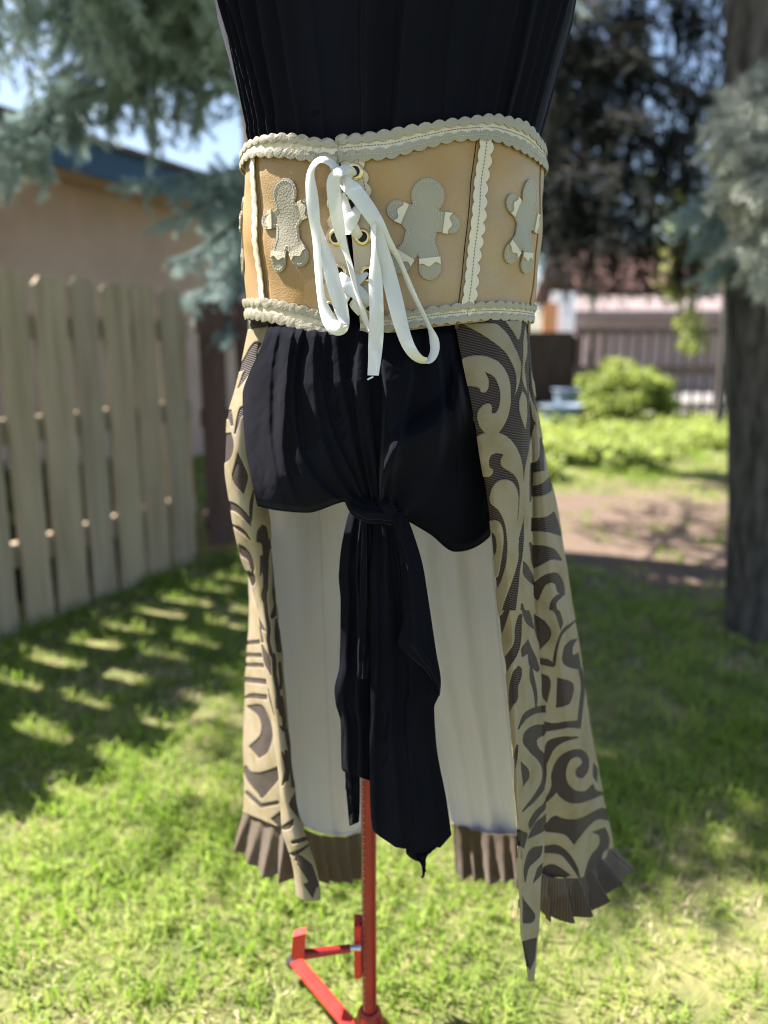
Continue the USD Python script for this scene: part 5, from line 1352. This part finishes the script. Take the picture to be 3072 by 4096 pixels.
# white lining and the outer cloth behind it, in two halves with a slit at the back
def back_half(left, right, n=150, m=120, folds=(), seed=0):
    L, R = poly(left, n), poly(right, n)
    u = np.linspace(0, 1, m)[None]; v = np.linspace(0, 1, n)[:, None]
    Gx = L[:, None] * (1 - u[..., None]) + R[:, None] * u[..., None]
    d = Gx[..., 2] + 0.035 * 4 * u * (1 - u) * (0.3 + 0.7 * v)
    for c, w, h in folds:
        d = d - h * np.exp(-((u - c - 0.02 * np.sin(v * 5)) / w) ** 2) * np.clip(v * 2.2, 0, 1)
    d = d + 0.014 * (meshkit.fbm(np.stack([u * 3.5 + v * 1.2, v * 3 - u, 0 * d + seed], -1), 5, 6) - .5)
    Y = Gx[..., 1] + 28 * 4 * u * (1 - u) * np.clip((v - .9) / .1, 0, 1)
    return at(Gx[..., 0], Y, d)
PL = back_half([(1000, 1280, .90), (1010, 1900, .915), (1040, 2300, .925), (1090, 2800, .935), (1150, 3120, .94), (1215, 3300, .94)], [(1520, 1280, 1.0), (1520, 2200, 1.03), (1500, 3000, 1.05), (1450, 3320, 1.055)], folds=((.3, .16, .02), (.75, .14, .016)))
PR = back_half([(1522, 1280, 1.003), (1560, 2200, 1.033), (1740, 3000, 1.05), (1806, 3290, 1.045)], [(2090, 1280, .90), (2100, 1900, .91), (2120, 2400, .925), (2150, 3000, .935), (2170, 3330, .945)], folds=((.25, .08, .008), (.45, .10, .016), (.74, .12, .014)), seed=5)
for P in (PL, PR):
    obj('lining', sheet(P, 0.0008), M['lining'], skirt, smooth=True)
    for k in (62,) if P is PL else (88,):
        obj('seam', tube(P[4:-1:2, k] + (EYE - P[4:-1:2, k]) * 0.0010, 0.0006, 6), M['lining'], skirt, smooth=True)
    obj('binding', tube(P[-1, 1:-1] + [0, -0.0012, 0.001], 0.0014, 8), M['lining'], skirt, smooth=True)
    N = grid_normals(P); N *= -np.sign(np.sum(N * (EYE - P), -1).mean())
    pat = 8 * np.sin(P[..., 0] * 42 + 2.5 * np.sin(P[..., 2] * 30)) * np.cos(P[..., 2] * 38 + 2 * np.sin(P[..., 0] * 25))
    v, f, a = sheet(P + N * 0.0035, 0.0016, attr=pat, toward=np.array([0, 6.0, 0.6]))
    obj('back_panel', (v, f), M['brocade'], skirt, smooth=True, attrs={'pattern': a})

def ruffle(top, bot, npl, amp, m=None, n=40, jag=0.006, seed=0, toward=None, skew=0.25, off=0.0):
    """Box-pleated frill from the line top to the line bot (X, Y, depth)."""
    m = m or npl * 22
    r = np.random.default_rng(seed)
    T, B = poly(top, m), poly(bot, m)
    A, C = at(T[:, 0], T[:, 1], T[:, 2]), at(B[:, 0], B[:, 1], B[:, 2])
    u = np.linspace(0, npl, m)
    edges = np.sort(np.arange(npl + 1) + r.normal(0, .1, npl + 1))
    k = np.clip(np.searchsorted(edges, u) - 1, 0, npl - 1)
    x = np.clip((u - edges[k]) / (edges[k + 1] - edges[k]), 0, 1)
    saw = np.where(x < 0.72, 0.5 - 0.5 * np.cos(np.pi * x / 0.72), 0.5 + 0.5 * np.cos(np.pi * (x - 0.72) / 0.28)) - 0.5
    hgt = r.uniform(0.75, 1.25, npl)[k]
    v = np.linspace(0, 1, n)[:, None]
    P = A[None] * (1 - v[..., None]) + C[None] * v[..., None]
    tl = np.gradient(A, axis=0); tl /= np.linalg.norm(tl, axis=1, keepdims=True)
    dn = C - A; dn /= np.linalg.norm(dn, axis=1, keepdims=True)
    N = np.cross(tl, dn); N *= np.sign(np.sum(N * ((EYE if toward is None else toward) - A), -1))[:, None]
    P = P + N[None] * (amp * (saw * hgt)[None] * (0.25 + 0.75 * v) + off)[..., None]
    P = P + tl[None] * ((np.sin(x * np.pi) * skew * amp * hgt)[None] * v)[..., None]
    j = jag * (r.normal(0, .35, npl)[k] + (x - .5) * 0.9)
    P = P + dn[None] * (j[None] * v ** 2)[..., None]
    P = P + N[None] * (0.002 * (meshkit.fbm(P * 60, 2, seed) - .5))[..., None]
    return obj('ruffle', sheet(P, 0.0012, toward=toward), M['ruffle_brown'], skirt, smooth=60)
ruffle([(2150, 3500, .80), (2230, 3512, .812), (2305, 3508, .824), (2380, 3465, .86), (2430, 3400, .90), (2450, 3378, .92)], [(2145, 3640, .80), (2235, 3690, .80), (2330, 3675, .802), (2440, 3580, .84), (2510, 3490, .90), (2535, 3452, .935)], 6, 0.015, seed=3, jag=0.005)
ruffle([(972, 3236, 1.012), (1030, 3265, .97), (1080, 3290, .93), (1150, 3320, .89), (1200, 3345, .87)], [(925, 3365, 1.02), (985, 3440, .975), (1070, 3500, .92), (1150, 3518, .885), (1215, 3525, .865)], 5, 0.015, seed=5, jag=0.004)
ruffle([(1205, 3305, .945), (1300, 3345, .99), (1380, 3350, 1.03), (1452, 3325, 1.056)], [(1240, 3500, .95), (1310, 3535, .99), (1390, 3535, 1.03), (1465, 3505, 1.056)], 5, 0.012, seed=7, jag=0.003, off=-0.004)
ruffle([(1806, 3290, 1.048), (1880, 3325, 1.03), (1990, 3345, .99), (2090, 3345, .965), (2180, 3330, .95)], [(1812, 3500, 1.05), (1885, 3522, 1.03), (1990, 3530, .99), (2090, 3520, .965), (2190, 3500, .95)], 7, 0.012, seed=9, jag=0.004, off=-0.004)
